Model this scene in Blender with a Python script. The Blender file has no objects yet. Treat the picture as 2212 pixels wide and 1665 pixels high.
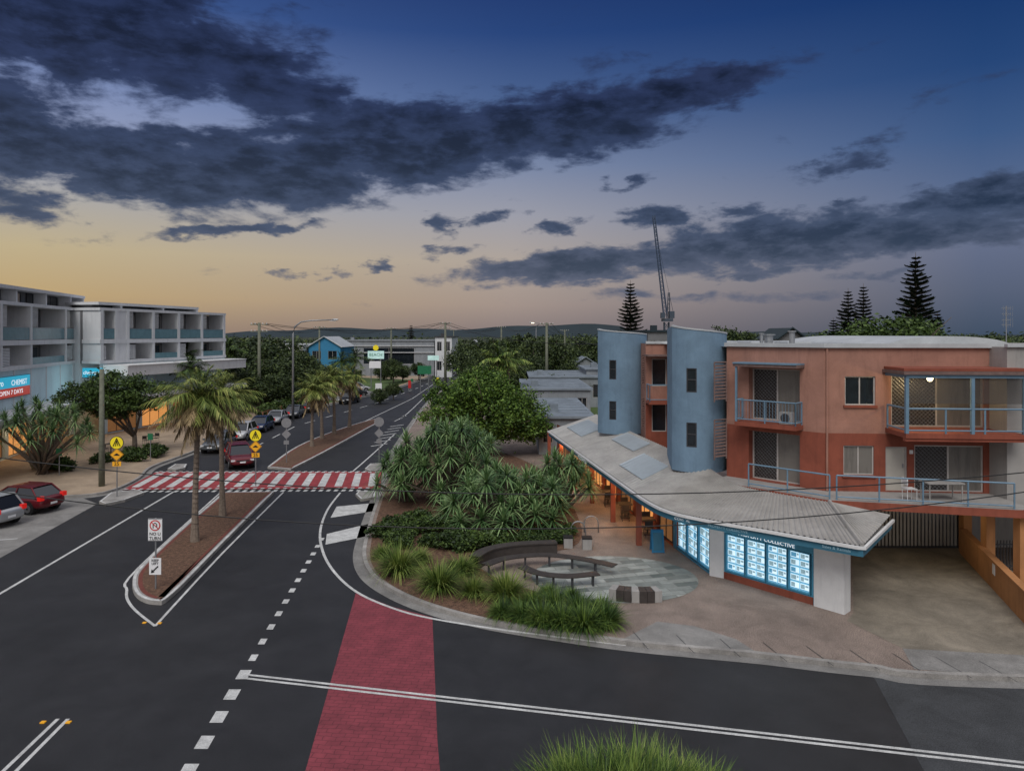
import bpy, math, random
import numpy as np
from mathutils import Vector
random.seed(7); rng=np.random.default_rng(7)
D=bpy.data; C=bpy.context; scn=C.scene; COL=scn.collection
# ---- survey helper: sight lines from a 10 m high station meet the ground / a depth -> world metres
F=1500.; HOR=722.; H=10.; CX=1106.
def g(u,v,z=0.):
    Y=(H-z)*F/(v-HOR); return ((u-CX)*Y/F, Y)
def zat(v,Y): return H-(v-HOR)*Y/F
def xat(u,Y): return (u-CX)*Y/F
def S(r,g_,b,k=1.):
    def c(x):
        x/=255.; return (x/12.92 if x<=.04045 else ((x+.055)/1.055)**2.4)*k
    return (c(r),c(g_),c(b),1)
# ------------------------------------------------------------------ materials
def newmat(name):
    m=D.materials.new(name); m.use_nodes=True; nt=m.node_tree
    return m,nt,nt.nodes['Principled BSDF']
def M(name,col,rough=.8,var=.75,scale=3.,bump=0.,bscale=40.,metal=0.,emit=None,es=0.,spec=.4,streak=0.,speck=0.,patch=0.):
    m,nt,b=newmat(name); N=nt.nodes; L=nt.links
    tc=N.new('ShaderNodeTexCoord')
    no=N.new('ShaderNodeTexNoise'); no.inputs['Scale'].default_value=scale; no.inputs['Detail'].default_value=5; no.inputs['Roughness'].default_value=.65
    L.new(tc.outputs['Object'],no.inputs['Vector'])
    mr=N.new('ShaderNodeMapRange'); mr.inputs[1].default_value=.3; mr.inputs[2].default_value=.7; L.new(no.outputs[0],mr.inputs[0])
    mx=N.new('ShaderNodeMix'); mx.data_type='RGBA'; L.new(mr.outputs[0],mx.inputs[0])
    mx.inputs[6].default_value=(col[0]*var,col[1]*var,col[2]*var,1); mx.inputs[7].default_value=(col[0],col[1],col[2],1)
    out=mx.outputs[2]
    if streak>0:
        mp=N.new('ShaderNodeMapping'); mp.inputs['Scale'].default_value=(2.2,2.2,.24); L.new(tc.outputs['Object'],mp.inputs['Vector'])
        n2=N.new('ShaderNodeTexNoise'); n2.inputs['Scale'].default_value=1.4; n2.inputs['Detail'].default_value=6; n2.inputs['Roughness'].default_value=.7; L.new(mp.outputs[0],n2.inputs['Vector'])
        r2=N.new('ShaderNodeMapRange'); r2.inputs[1].default_value=.5; r2.inputs[2].default_value=.75; r2.inputs[4].default_value=streak; L.new(n2.outputs[0],r2.inputs[0])
        m2=N.new('ShaderNodeMix'); m2.data_type='RGBA'; L.new(r2.outputs[0],m2.inputs[0]); L.new(out,m2.inputs[6]); m2.inputs[7].default_value=(col[0]*.3,col[1]*.3,col[2]*.33,1); out=m2.outputs[2]
    if speck>0:
        n3=N.new('ShaderNodeTexNoise'); n3.inputs['Scale'].default_value=38; n3.inputs['Detail'].default_value=2; L.new(tc.outputs['Object'],n3.inputs['Vector'])
        r3=N.new('ShaderNodeMapRange'); r3.inputs[1].default_value=.35; r3.inputs[2].default_value=.65; r3.inputs[3].default_value=1-speck; r3.inputs[4].default_value=1+speck; L.new(n3.outputs[0],r3.inputs[0])
        m3=N.new('ShaderNodeVectorMath'); m3.operation='SCALE'; L.new(out,m3.inputs[0]); L.new(r3.outputs[0],m3.inputs[3]); out=m3.outputs[0]
    if patch>0:
        n4=N.new('ShaderNodeTexNoise'); n4.inputs['Scale'].default_value=.55; n4.inputs['Detail'].default_value=7; n4.inputs['Roughness'].default_value=.75; n4.inputs['Distortion'].default_value=.6; L.new(tc.outputs['Object'],n4.inputs['Vector'])
        r4=N.new('ShaderNodeMapRange'); r4.inputs[1].default_value=.35; r4.inputs[2].default_value=.65; r4.inputs[3].default_value=1-patch; r4.inputs[4].default_value=1+patch*.5; L.new(n4.outputs[0],r4.inputs[0])
        m4=N.new('ShaderNodeVectorMath'); m4.operation='SCALE'; L.new(out,m4.inputs[0]); L.new(r4.outputs[0],m4.inputs[3]); out=m4.outputs[0]
    L.new(out,b.inputs['Base Color']); b.inputs['Roughness'].default_value=rough; b.inputs['Metallic'].default_value=metal
    b.inputs['Specular IOR Level'].default_value=spec
    if bump>0:
        nb=N.new('ShaderNodeTexNoise'); nb.inputs['Scale'].default_value=bscale; nb.inputs['Detail'].default_value=3; L.new(tc.outputs['Object'],nb.inputs['Vector'])
        bp=N.new('ShaderNodeBump'); bp.inputs['Strength'].default_value=bump; bp.inputs['Distance'].default_value=.02; L.new(nb.outputs[0],bp.inputs['Height']); L.new(bp.outputs[0],b.inputs['Normal'])
    if emit: b.inputs['Emission Color'].default_value=(emit[0],emit[1],emit[2],1); b.inputs['Emission Strength'].default_value=es
    return m
def LM(name,a,b_,c,rough=.55):
    m,nt,b=newmat(name); N=nt.nodes; L=nt.links
    ge=N.new('ShaderNodeNewGeometry'); rp=N.new('ShaderNodeValToRGB'); e=rp.color_ramp.elements
    e[0].color=(*a,1); e[1].color=(*c,1); x=e.new(.5); x.color=(*b_,1); 
    no=N.new('ShaderNodeTexNoise'); no.inputs['Scale'].default_value=.9; no.inputs['Detail'].default_value=2
    L.new(ge.outputs['Position'],no.inputs['Vector'])
    ad=N.new('ShaderNodeMath'); ad.operation='MULTIPLY_ADD'; L.new(no.outputs[0],ad.inputs[0]); ad.inputs[1].default_value=1.6; ad.inputs[2].default_value=-.8
    a2=N.new('ShaderNodeMath'); a2.operation='ADD'; L.new(ge.outputs['Random Per Island'],a2.inputs[0]); L.new(ad.outputs[0],a2.inputs[1]); a2.use_clamp=True
    L.new(a2.outputs[0],rp.inputs[0]); L.new(rp.outputs[0],b.inputs['Base Color']); b.inputs['Roughness'].default_value=rough; b.inputs['Specular IOR Level'].default_value=.3
    return m
m_asph=M('asphalt',(.0235,.0235,.0255),.62,.6,.35,.45,60,spec=.5,speck=.4,patch=.32)
m_asph2=M('old_asphalt',(.055,.058,.062),.85,.7,.6,.3,60,speck=.4,patch=.3)
m_conc=M('concrete',(.27,.26,.245),.9,.65,.8,.3,30,speck=.2,patch=.25)
m_drive=M('driveway_concrete',(.27,.235,.185),.8,.6,.35,.3,20,speck=.2,patch=.38)
m_agg=M('exposed_aggregate',(.275,.215,.18),.9,.7,.5,.4,70,speck=.6,patch=.25)
m_sand=M('sand_paving',(.42,.32,.225),.9,.7,.5,.2,40,speck=.25,patch=.2)
m_mulch=M('mulch',(.19,.105,.065),.95,.3,6,.9,25,speck=.6)
m_grass=M('grass',(.09,.14,.04),.95,.5,.3,.3,10)
m_ground=M('dark_ground',(.035,.045,.025),.95,.5,.02,0)
m_white=M('white_road_paint',(.66,.66,.64),.7,.6,2.5,.2,50,speck=.2,patch=.16)
m_redp=M('red_road_paint',(.36,.05,.055),.75,.62,2,.2,50,speck=.2,patch=.25)
m_brickr=M('red_brick_paving',(.20,.06,.045),.9,.6,5,.3,30)
m_kerb=M('kerb_concrete',(.38,.36,.335),.85,.6,1.5,.3,30,speck=.15,patch=.25)
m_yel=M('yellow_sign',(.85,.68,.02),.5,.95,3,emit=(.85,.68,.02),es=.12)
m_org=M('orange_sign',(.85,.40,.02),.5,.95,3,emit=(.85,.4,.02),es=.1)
m_blk=M('black',(.012,.012,.013),.6)
m_wht=M('white_paint',(.72,.72,.71),.6,.88,2,streak=.25)
m_swh=M('white_sign_face',(.8,.8,.8),.5,.95)
m_sred=M('sign_red',(.6,.03,.03),.5)
m_steel=M('galvanised_steel',(.33,.34,.35),.45,.8,4,metal=.6)
m_pole=M('weathered_timber',(.20,.21,.155),.9,.6,5,.5,20,streak=.6)
m_salmon=M('salmon_render',(.375,.19,.14),.85,.84,.7,.15,60,streak=.35,patch=.18)
m_terra=M('terracotta_render',(.285,.078,.046),.85,.78,.8,.15,60,streak=.4,patch=.2)
m_blue=M('blue_grey_render',(.17,.265,.36),.8,.84,.7,.1,60,streak=.28,patch=.16)
m_rail=M('blue_rail',(.15,.25,.34),.45,.8,3)
m_teal=M('teal_fascia',(.045,.17,.25),.5,.85,3)
m_shopb=M('shop_blue_frame',(.07,.30,.45),.45,.85,3)
m_roofm=M('corrugated_metal',(.42,.405,.38),.55,.72,.9,.1,30,metal=.15,streak=.3,patch=.1)
m_wroof=M('pale_metal_roof',(.50,.52,.53),.6,.75,1,metal=.1)
m_poly=M('polycarbonate_sheet',(.50,.56,.60),.7,.85,2)
m_grey=M('grey_render',(.36,.345,.325),.85,.8,.8,streak=.4)
m_orangew=M('orange_render',(.50,.23,.09),.85,.8,1,streak=.4,patch=.15)
m_glass=M('dark_glass',(.018,.024,.03),.06,.4,1.2,spec=.8)
m_bglass=M('blue_tinted_glass',(.035,.06,.075),.06,.4,.8,spec=.9)
m_curt=M('curtained_glass',(.19,.175,.155),.2,.92,3,spec=.7,streak=.75)
m_frame=M('pale_window_frame',(.48,.45,.42),.5)
m_dframe=M('dark_frame',(.05,.05,.055),.5)
m_door=M('cream_door',(.50,.47,.41),.6,.9)
m_mesh_=M('security_mesh',(.045,.038,.035),.6,.5,30)
m_lou=M('rusty_louvre',(.20,.13,.115),.7,.6,6)
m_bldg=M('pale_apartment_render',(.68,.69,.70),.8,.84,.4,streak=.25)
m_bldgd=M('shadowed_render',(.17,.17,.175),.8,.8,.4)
m_gls2=M('balcony_glass',(.15,.27,.31),.12,.8,2,spec=.8)
m_podium=M('podium_wall',(.62,.76,.79),.7,.85,.4,streak=.2)
m_cy=M('lit_cyan_sign',(.02,.30,.45),.5,.9,2,emit=(.03,.42,.62),es=.6)
m_rs=M('lit_red_sign',(.5,.05,.03),.5,.9,2,emit=(.55,.06,.04),es=.4)
m_ltr=M('lit_white_letter',(.8,.8,.8),.5,.95,emit=(.9,.95,1),es=.6)
m_ltr2=M('pale_blue_letter',(.30,.50,.60),.5,.95)
m_ltr3=M('dim_white_letter',(.62,.66,.68),.5,.95,emit=(.9,.95,1),es=.12)
m_card=M('backlit_card',(.7,.8,.85),.4,.7,3,emit=(.66,.88,1.),es=.85)
m_cardb=M('backlit_blue',(.05,.25,.4),.4,.6,7,emit=(.15,.45,.70),es=.5)
m_cardp=M('backlit_photo',(.3,.45,.5),.4,.12,11,emit=(.33,.52,.60),es=.55)
m_disp=M('display_back_panel',(.2,.45,.58),.3,.7,2,emit=(.2,.5,.68),es=.45)
m_warm=M('warm_interior',(.5,.25,.1),.8,.2,1.1,emit=(1,.42,.12),es=.6)
m_warmd=M('dim_interior',(.2,.1,.05),.8,.2,1.3,emit=(1,.45,.16),es=.14)
m_bulb=M('lit_bulb',(1,.9,.6),.5,1,emit=(1,.85,.5),es=12)
m_bark=M('bark',(.17,.135,.105),.95,.5,6,.8,18)
m_barkg=M('palm_bark',(.26,.205,.16),.95,.5,8,.8,14)
m_wood=M('dark_timber',(.06,.05,.045),.6,.6,4,.3,20)
m_tyre=M('tyre',(.015,.015,.016),.85)
m_rim=M('alloy',(.4,.4,.42),.35,metal=.8)
m_tail=M('tail_light',(.45,.01,.01),.3,emit=(1,.03,.02),es=.3)
m_head=M('headlight',(.7,.7,.7),.15)
m_cglass=M('car_glass',(.01,.012,.015),.05,.9,spec=.9)
m_hill=M('hills',(.03,.045,.055),1,.7,.004)
m_bluew=M('bright_blue_wall',(.04,.22,.40),.8,.85,.5)
m_green=M('green_sign',(.02,.18,.08),.5)
l_dark=LM('leaf_dark',(.014,.028,.008),(.045,.08,.018),(.10,.155,.035))
l_mid=LM('leaf_mid',(.020,.046,.009),(.068,.13,.020),(.16,.255,.042))
l_pand=LM('pandanus_leaf',(.035,.08,.025),(.105,.19,.07),(.27,.38,.16),.45)
l_palm=LM('palm_leaf',(.05,.085,.015),(.14,.185,.035),(.32,.33,.09))
l_dead=LM('dead_frond',(.10,.07,.035),(.25,.18,.09),(.42,.31,.16))
l_tus=LM('tussock_leaf',(.025,.055,.008),(.10,.165,.025),(.30,.35,.09))
l_tusd=LM('tussock_leaf_dark',(.012,.032,.007),(.052,.105,.018),(.18,.26,.05))
l_pine=LM('pine_leaf',(.006,.012,.008),(.014,.026,.014),(.03,.045,.022))
l_far=LM('far_leaf',(.014,.026,.010),(.040,.062,.021),(.095,.13,.038))
def brickmat(name,c1,c2,mo,scale,bw=.5,rh=.25,msize=.01,rough=.85,bias=0.,rot=-.5,warp=0.):
    m,nt,b=newmat(name); N=nt.nodes; L=nt.links
    tc=N.new('ShaderNodeTexCoord'); mp=N.new('ShaderNodeMapping'); mp.inputs['Rotation'].default_value=(0,0,rot); L.new(tc.outputs['Object'],mp.inputs[0])
    vec=mp.outputs[0]
    if warp:
        wn=N.new('ShaderNodeTexNoise'); wn.inputs['Scale'].default_value=2.2; wn.inputs['Detail'].default_value=3; L.new(tc.outputs['Object'],wn.inputs['Vector'])
        sc=N.new('ShaderNodeVectorMath'); sc.operation='SCALE'; L.new(wn.outputs['Color'],sc.inputs[0]); sc.inputs[3].default_value=warp
        av=N.new('ShaderNodeVectorMath'); av.operation='ADD'; L.new(vec,av.inputs[0]); L.new(sc.outputs[0],av.inputs[1]); vec=av.outputs[0]
    br=N.new('ShaderNodeTexBrick'); L.new(vec,br.inputs['Vector']); br.inputs['Scale'].default_value=scale
    br.inputs['Color1'].default_value=(*c1,1); br.inputs['Color2'].default_value=(*c2,1); br.inputs['Mortar'].default_value=(*mo,1)
    br.inputs['Mortar Size'].default_value=msize; br.inputs['Brick Width'].default_value=bw; br.inputs['Row Height'].default_value=rh; br.inputs['Bias'].default_value=bias
    no=N.new('ShaderNodeTexNoise'); no.inputs['Scale'].default_value=1.6; no.inputs['Detail'].default_value=7; no.inputs['Roughness'].default_value=.7; L.new(tc.outputs['Object'],no.inputs['Vector'])
    mr=N.new('ShaderNodeMapRange'); mr.inputs[1].default_value=.3; mr.inputs[2].default_value=.7; mr.inputs[3].default_value=.62; mr.inputs[4].default_value=1.12; L.new(no.outputs[0],mr.inputs[0])
    vm=N.new('ShaderNodeVectorMath'); vm.operation='SCALE'; L.new(br.outputs[0],vm.inputs[0]); L.new(mr.outputs[0],vm.inputs[3]); L.new(vm.outputs[0],b.inputs['Base Color'])
    b.inputs['Roughness'].default_value=rough
    return m
m_disc=brickmat('stone_setts',(.40,.42,.39),(.085,.105,.10),(.16,.16,.15),1.0,1.0,.38,.012,bias=-.05,rot=-.25)
m_imp=brickmat('imprinted_red',(.255,.044,.058),(.235,.040,.054),(.13,.022,.03),1.0,.34,.17,.010,.72,rot=0.1,warp=.18)
# ------------------------------------------------------------------ mesh builder
class MB:
    def __init__(s,*mats): s.v=[]; s.f=[]; s.mi=[]; s.m=list(mats)
    def add(s,vs,fs,mi=0):
        k=len(s.v); s.v+= [tuple(map(float,p)) for p in vs]; s.f+=[tuple(i+k for i in q) for q in fs]; s.mi+=[mi]*len(fs); return s
    def bx(s,x0,x1,y0,y1,z0,z1,mi=0):
        return s.add([(x0,y0,z0),(x1,y0,z0),(x1,y1,z0),(x0,y1,z0),(x0,y0,z1),(x1,y0,z1),(x1,y1,z1),(x0,y1,z1)],[(0,3,2,1),(4,5,6,7),(0,1,5,4),(1,2,6,5),(2,3,7,6),(3,0,4,7)],mi)
    def quad(s,a,b,c,d,mi=0): return s.add([a,b,c,d],[(0,1,2,3)],mi)
    def prism(s,poly,z0,z1,mi=0,tm=None):
        n=len(poly); ar=sum(poly[i][0]*poly[(i+1)%n][1]-poly[(i+1)%n][0]*poly[i][1] for i in range(n))
        if ar<0: poly=poly[::-1]
        s.add([(p[0],p[1],z0) for p in poly]+[(p[0],p[1],z1) for p in poly],[(i,(i+1)%n,(i+1)%n+n,i+n) for i in range(n)],mi)
        s.add([(p[0],p[1],z1) for p in poly],[tuple(range(n))],mi if tm is None else tm)
        s.add([(p[0],p[1],z0) for p in poly],[tuple(range(n-1,-1,-1))],mi); return s
    def sheet(s,poly,z,mi=0):
        n=len(poly); ar=sum(poly[i][0]*poly[(i+1)%n][1]-poly[(i+1)%n][0]*poly[i][1] for i in range(n))
        if ar<0: poly=poly[::-1]
        return s.add([(p[0],p[1],z) for p in poly],[tuple(range(n))],mi)
    def tube(s,pts,rad,n=8,mi=0,cap=True):
        pts=[Vector(p) for p in pts]; 
        if not hasattr(rad,'__len__'): rad=[rad]*len(pts)
        rings=[]
        for i,p in enumerate(pts):
            d=(pts[min(i+1,len(pts)-1)]-pts[max(i-1,0)]).normalized()
            a=Vector((0,0,1)) if abs(d.z)<.9 else Vector((1,0,0))
            x=d.cross(a).normalized(); y=d.cross(x).normalized()
            rings.append([tuple(p+(x*math.cos(2*math.pi*k/n)+y*math.sin(2*math.pi*k/n))*rad[i]) for k in range(n)])
        vs=[q for r in rings for q in r]; fs=[]
        for i in range(len(pts)-1):
            for k in range(n): fs.append((i*n+k,i*n+(k+1)%n,(i+1)*n+(k+1)%n,(i+1)*n+k))
        if cap: fs+= [tuple(range(n-1,-1,-1)),tuple((len(pts)-1)*n+k for k in range(n))]
        return s.add(vs,fs,mi)
    def sb(s,p0,p1,s0,s1,z0,z1,n0,n1,mi=0):
        dx,dy=p1[0]-p0[0],p1[1]-p0[1]; l=math.hypot(dx,dy); dx/=l; dy/=l; nx,ny=dy,-dx
        P=lambda t,n,z:(p0[0]+dx*t+nx*n,p0[1]+dy*t+ny*n,z)
        return s.add([P(s0,n1,z0),P(s1,n1,z0),P(s1,n0,z0),P(s0,n0,z0),P(s0,n1,z1),P(s1,n1,z1),P(s1,n0,z1),P(s0,n0,z1)],[(0,3,2,1),(4,5,6,7),(0,1,5,4),(1,2,6,5),(2,3,7,6),(3,0,4,7)],mi)
    def wall(s,p0,p1,z0,z1,ops=(),dep=.15,mi=0):
        dx,dy=p1[0]-p0[0],p1[1]-p0[1]; l=math.hypot(dx,dy); dx/=l; dy/=l; nx,ny=dy,-dx
        P=lambda t,n,z:(p0[0]+dx*t+nx*n,p0[1]+dy*t+ny*n,z)
        ss=sorted({0,l,*[o[0] for o in ops],*[o[1] for o in ops]}); zs=sorted({z0,z1,*[o[2] for o in ops],*[o[3] for o in ops]})
        for i in range(len(ss)-1):
            for j in range(len(zs)-1):
                a,b,c,d=ss[i],ss[i+1],zs[j],zs[j+1]; cs,cz=(a+b)/2,(c+d)/2
                if cs<0 or cs>l or any(o[0]<cs<o[1] and o[2]<cz<o[3] for o in ops): continue
                s.quad(P(a,0,c),P(b,0,c),P(b,0,d),P(a,0,d),mi)
        for o in ops:
            a,b,c,d=o[:4]
            s.quad(P(a,0,c),P(a,-dep,c),P(b,-dep,c),P(b,0,c),mi); s.quad(P(a,0,d),P(b,0,d),P(b,-dep,d),P(a,-dep,d),mi)
            s.quad(P(a,0,c),P(a,0,d),P(a,-dep,d),P(a,-dep,c),mi); s.quad(P(b,0,c),P(b,-dep,c),P(b,-dep,d),P(b,0,d),mi)
        return s
    def ribbon(s,pts,a,b,z,mi=0,z0=None):
        n=len(pts); A=[];B=[]
        for i in range(n):
            p,q=pts[max(i-1,0)],pts[min(i+1,n-1)]; dx,dy=q[0]-p[0],q[1]-p[1]; l=math.hypot(dx,dy) or 1; nx,ny=dy/l,-dx/l
            A.append((pts[i][0]+nx*a,pts[i][1]+ny*a)); B.append((pts[i][0]+nx*b,pts[i][1]+ny*b))
        for i in range(n-1):
            s.quad((*B[i],z),(*B[i+1],z),(*A[i+1],z),(*A[i],z),mi)
            if z0 is not None:
                s.quad((*B[i],z0),(*B[i+1],z0),(*B[i+1],z),(*B[i],z),mi); s.quad((*A[i],z0),(*A[i],z),(*A[i+1],z),(*A[i+1],z0),mi)
        return s
def smooth(pts,k=6):
    out=[]; n=len(pts)
    for i in range(n-1):
        p0,p1,p2,p3=pts[max(i-1,0)],pts[i],pts[i+1],pts[min(i+2,n-1)]
        for j in range(k):
            t=j/k; out.append(tuple(.5*((2*p1[a])+(-p0[a]+p2[a])*t+(2*p0[a]-5*p1[a]+4*p2[a]-p3[a])*t*t+(-p0[a]+3*p1[a]-3*p2[a]+p3[a])*t**3) for a in range(len(p1))))
    out.append(tuple(pts[-1])); return out
KIDS={}
def mesh_of(mb,name,org=(0,0,0),sm=False):
    me=D.meshes.new(name); me.from_pydata([(v[0]-org[0],v[1]-org[1],v[2]-org[2]) for v in mb.v],[],mb.f)
    for m in mb.m: me.materials.append(m)
    me.polygons.foreach_set('material_index',mb.mi); 
    if sm: me.polygons.foreach_set('use_smooth',[True]*len(me.polygons))
    me.update(); return me
def npmesh(name,V,Fc,mat):
    V=np.asarray(V,dtype=np.float32).reshape(-1,3); Fc=np.asarray(Fc,dtype=np.int32)
    me=D.meshes.new(name); me.vertices.add(len(V)); me.vertices.foreach_set('co',V.ravel()); k=Fc.shape[1]
    me.loops.add(Fc.size); me.loops.foreach_set('vertex_index',Fc.ravel()); me.polygons.add(len(Fc)); me.polygons.foreach_set('loop_start',np.arange(len(Fc),dtype=np.int32)*k)
    me.update(calc_edges=True); me.materials.append(mat); return me
def struct(name,mb,kind='structure'):
    me=mb if isinstance(mb,bpy.types.Mesh) else mesh_of(mb,name); o=D.objects.new(name,me); COL.objects.link(o); o['kind']=kind; return o
class Thing:
    def __init__(s,name,label,cat,org=(0,0,0),group=None):
        s.org=org if len(org)==3 else (org[0],org[1],0.); s.root=D.objects.new(name,None); s.root.empty_display_size=.3; s.root.location=s.org; COL.objects.link(s.root)
        s.root['label']=label; s.root['category']=cat
        if group: s.root['group']=group
        KIDS[s.root.name]=[]
    def part(s,name,mb,par=None,label=None,sm=False):
        me=mb if isinstance(mb,bpy.types.Mesh) else mesh_of(mb,name,s.org,sm)
        o=D.objects.new(name,me); COL.objects.link(o); o.parent=par or s.root; KIDS.setdefault(o.parent.name,[]).append(o); KIDS[o.name]=[]
        if label: o['label']=label
        return o
def clone(root,loc,rz=0.,sc=1.,label=None,cat=None,group=None):
    def rec(o,par):
        n=o.copy(); COL.objects.link(n); KIDS[n.name]=[]
        if par: n.parent=par; KIDS[par.name].append(n)
        for k in list(KIDS.get(o.name,[])): rec(k,n)
        return n
    r=rec(root,None); r.location=loc; r.rotation_euler=(0,0,rz); r.scale=(sc,sc,sc) if not hasattr(sc,'__len__') else sc
    if label: r['label']=label
    if group: r['group']=group
    return r
def textmesh(body,size,mat,p,d=(1,0,0),up=(0,0,1),align='CENTER',org=(0,0,0),ext=.006,sx=1.):
    cu=D.curves.new('lettering','FONT'); cu.body=body; cu.size=size; cu.align_x=align; cu.align_y='CENTER'; cu.extrude=ext; cu.resolution_u=3
    ob=D.objects.new('tmp',cu); COL.objects.link(ob); C.view_layer.update()
    me=D.meshes.new_from_object(ob.evaluated_get(C.evaluated_depsgraph_get())); D.objects.remove(ob); D.curves.remove(cu)
    d=Vector(d).normalized(); up=Vector(up); n=d.cross(up)
    for v in me.vertices:
        c=v.co.copy(); q=Vector(p)+d*c.x*sx+up*c.y+n*c.z-Vector(org); v.co=q
    me.materials.clear(); me.materials.append(mat); me.name='lettering'; return me
def window(th,par,p0,p1,s0,s1,z0,z1,dep=.12,mull=1,fm=None,gm=None,name='window',fw=.05,tr=None):
    fm=fm or m_frame; gm=gm or m_glass; a=MB(fm); n0,n1=-dep,-dep+.06
    a.sb(p0,p1,s0,s1,z0,z0+fw,n0,n1); a.sb(p0,p1,s0,s1,z1-fw,z1,n0,n1); a.sb(p0,p1,s0,s0+fw,z0+fw,z1-fw,n0,n1); a.sb(p0,p1,s1-fw,s1,z0+fw,z1-fw,n0,n1)
    for i in range(1,mull+1):
        c=s0+(s1-s0)*i/(mull+1); a.sb(p0,p1,c-fw/2,c+fw/2,z0+fw,z1-fw,n0,n1-.005)
    if tr: a.sb(p0,p1,s0+fw,s1-fw,tr,tr+fw,n0,n1-.01)
    w=th.part(name,a,par); b=MB(gm); b.sb(p0,p1,s0+fw/2,s1-fw/2,z0+fw/2,z1-fw/2,n0-.0,n0+.02); th.part('window_pane',b,w); return w
def seglen(a,b): return math.hypot(b[0]-a[0],b[1]-a[1])
def railing(th,par,pts,z,h,mat,n_bars=None,mid=True,name='railing',post=1.2,r=.034):
    a=MB(mat)
    for i in range(len(pts)-1):
        p,q=pts[i],pts[i+1]; l=seglen(p,q); a.tube([(*p,z+h),(*q,z+h)],r,6)
        if mid: a.tube([(*p,z+.12),(*q,z+.12)],r*.8,6)
        k=max(1,int(l/post))
        for j in range(k+1):
            t=j/k; x,y=p[0]+(q[0]-p[0])*t,p[1]+(q[1]-p[1])*t; a.tube([(x,y,z),(x,y,z+h)],r*.9,6)
        if n_bars:
            kk=int(l/n_bars)
            for j in range(kk+1):
                t=j/kk; x,y=p[0]+(q[0]-p[0])*t,p[1]+(q[1]-p[1])*t; a.tube([(x,y,z+.12),(x,y,z+h)],.009,4,cap=False)
    return th.part(name,a,par)
# ------------------------------------------------------------------ foliage
def blades(o,d,L,w,droop,seg=3):
    o=np.asarray(o,float); d=np.asarray(d,float); d/=np.linalg.norm(d,axis=1)[:,None]+1e-9; N=len(o)
    sd=np.cross(d,[0,0,1.]); nn=np.linalg.norm(sd,axis=1); sd[nn<.05]=[1,0,0]; sd/=np.linalg.norm(sd,axis=1)[:,None]
    L=np.broadcast_to(L,(N,)); w=np.broadcast_to(w,(N,)); droop=np.broadcast_to(droop,(N,))
    V=np.zeros((N,seg+1,2,3))
    for k in range(seg+1):
        t=k/seg; p=o+d*(L*t)[:,None]; p[:,2]-=droop*L*t*t; ww=(w*.5*max(.05,(1-t**1.6)) )[:,None]
        V[:,k,0]=p-sd*ww; V[:,k,1]=p+sd*ww
    base=(np.arange(N)*(seg+1)*2)[:,None,None]; f=np.array([[2*k,2*k+1,2*k+3,2*k+2] for k in range(seg)])[None]
    return V.reshape(-1,3),(base+f).reshape(-1,4)
def rdir(n,r=rng):
    v=r.normal(size=(n,3)); return v/np.linalg.norm(v,axis=1)[:,None]
def kites(c,size,r=rng,flat=.6):
    n=len(c); d=rdir(n,r); d[:,2]*=flat; d/=np.linalg.norm(d,axis=1)[:,None]; s=np.cross(d,rdir(n,r)); s/=np.linalg.norm(s,axis=1)[:,None]
    L=(size*(.6+.8*r.random(n)))[:,None]; V=np.stack([c-d*L*.5,c-s*L*.28,c+d*L*.5,c+s*L*.28],1)
    return V.reshape(-1,3),np.arange(n*4).reshape(-1,4)
def crown_pts(blobs,n,k,r=rng,sp=.16):
    bl=np.array(blobs,float); wgt=bl[:,3]*bl[:,4]*bl[:,5]; wgt=wgt**.67; wgt/=wgt.sum()
    bi=r.choice(len(bl),k,p=wgt); dd=rdir(k,r); rad=(.55+.5*r.random(k))[:,None]; cc=bl[bi,:3]+dd*bl[bi,3:6]*rad
    ci=r.integers(0,k,n); sc=(bl[bi[ci],3:6]*sp); return cc[ci]+r.normal(size=(n,3))*sc
def join(*vf):
    Vs=[];Fs=[];k=0
    for V,f in vf: Vs.append(V); Fs.append(f+k); k+=len(V)
    return np.concatenate(Vs),np.concatenate(Fs)
def leafy_tree(name,label,blobs,n,ls,mat,trunk_r=.25,seed=1,k=260,group=None,fork=1.3,trunkmat=None,sp=.16):
    r=np.random.default_rng(seed); th=Thing(name,label,'tree',(0,0,0),group)
    a=MB(trunkmat or m_bark); a.tube([(0,0,-.1),(.05,0,fork*.5),(0,.05,fork)],[trunk_r*1.25,trunk_r,trunk_r*.85],9)
    for b in blobs:
        mx=(b[0]*.45+r.normal()*.1,b[1]*.45+r.normal()*.1,fork+(b[2]-fork)*.45); a.tube([(0,0,fork-.15),mx,(b[0],b[1],b[2])],[trunk_r*.6,trunk_r*.4,trunk_r*.12],6)
        for q in range(5):
            e=r.normal(size=3)*np.array(b[3:6])*.55; a.tube([mx,(b[0]+e[0],b[1]+e[1],b[2]+e[2])],[trunk_r*.22,trunk_r*.06],5)
    th.part('trunk',a,sm=True)
    V,f=kites(crown_pts(blobs,n,k,r,sp),ls,r); th.part('crown',npmesh('crown',V,f,mat)); return th
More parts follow.
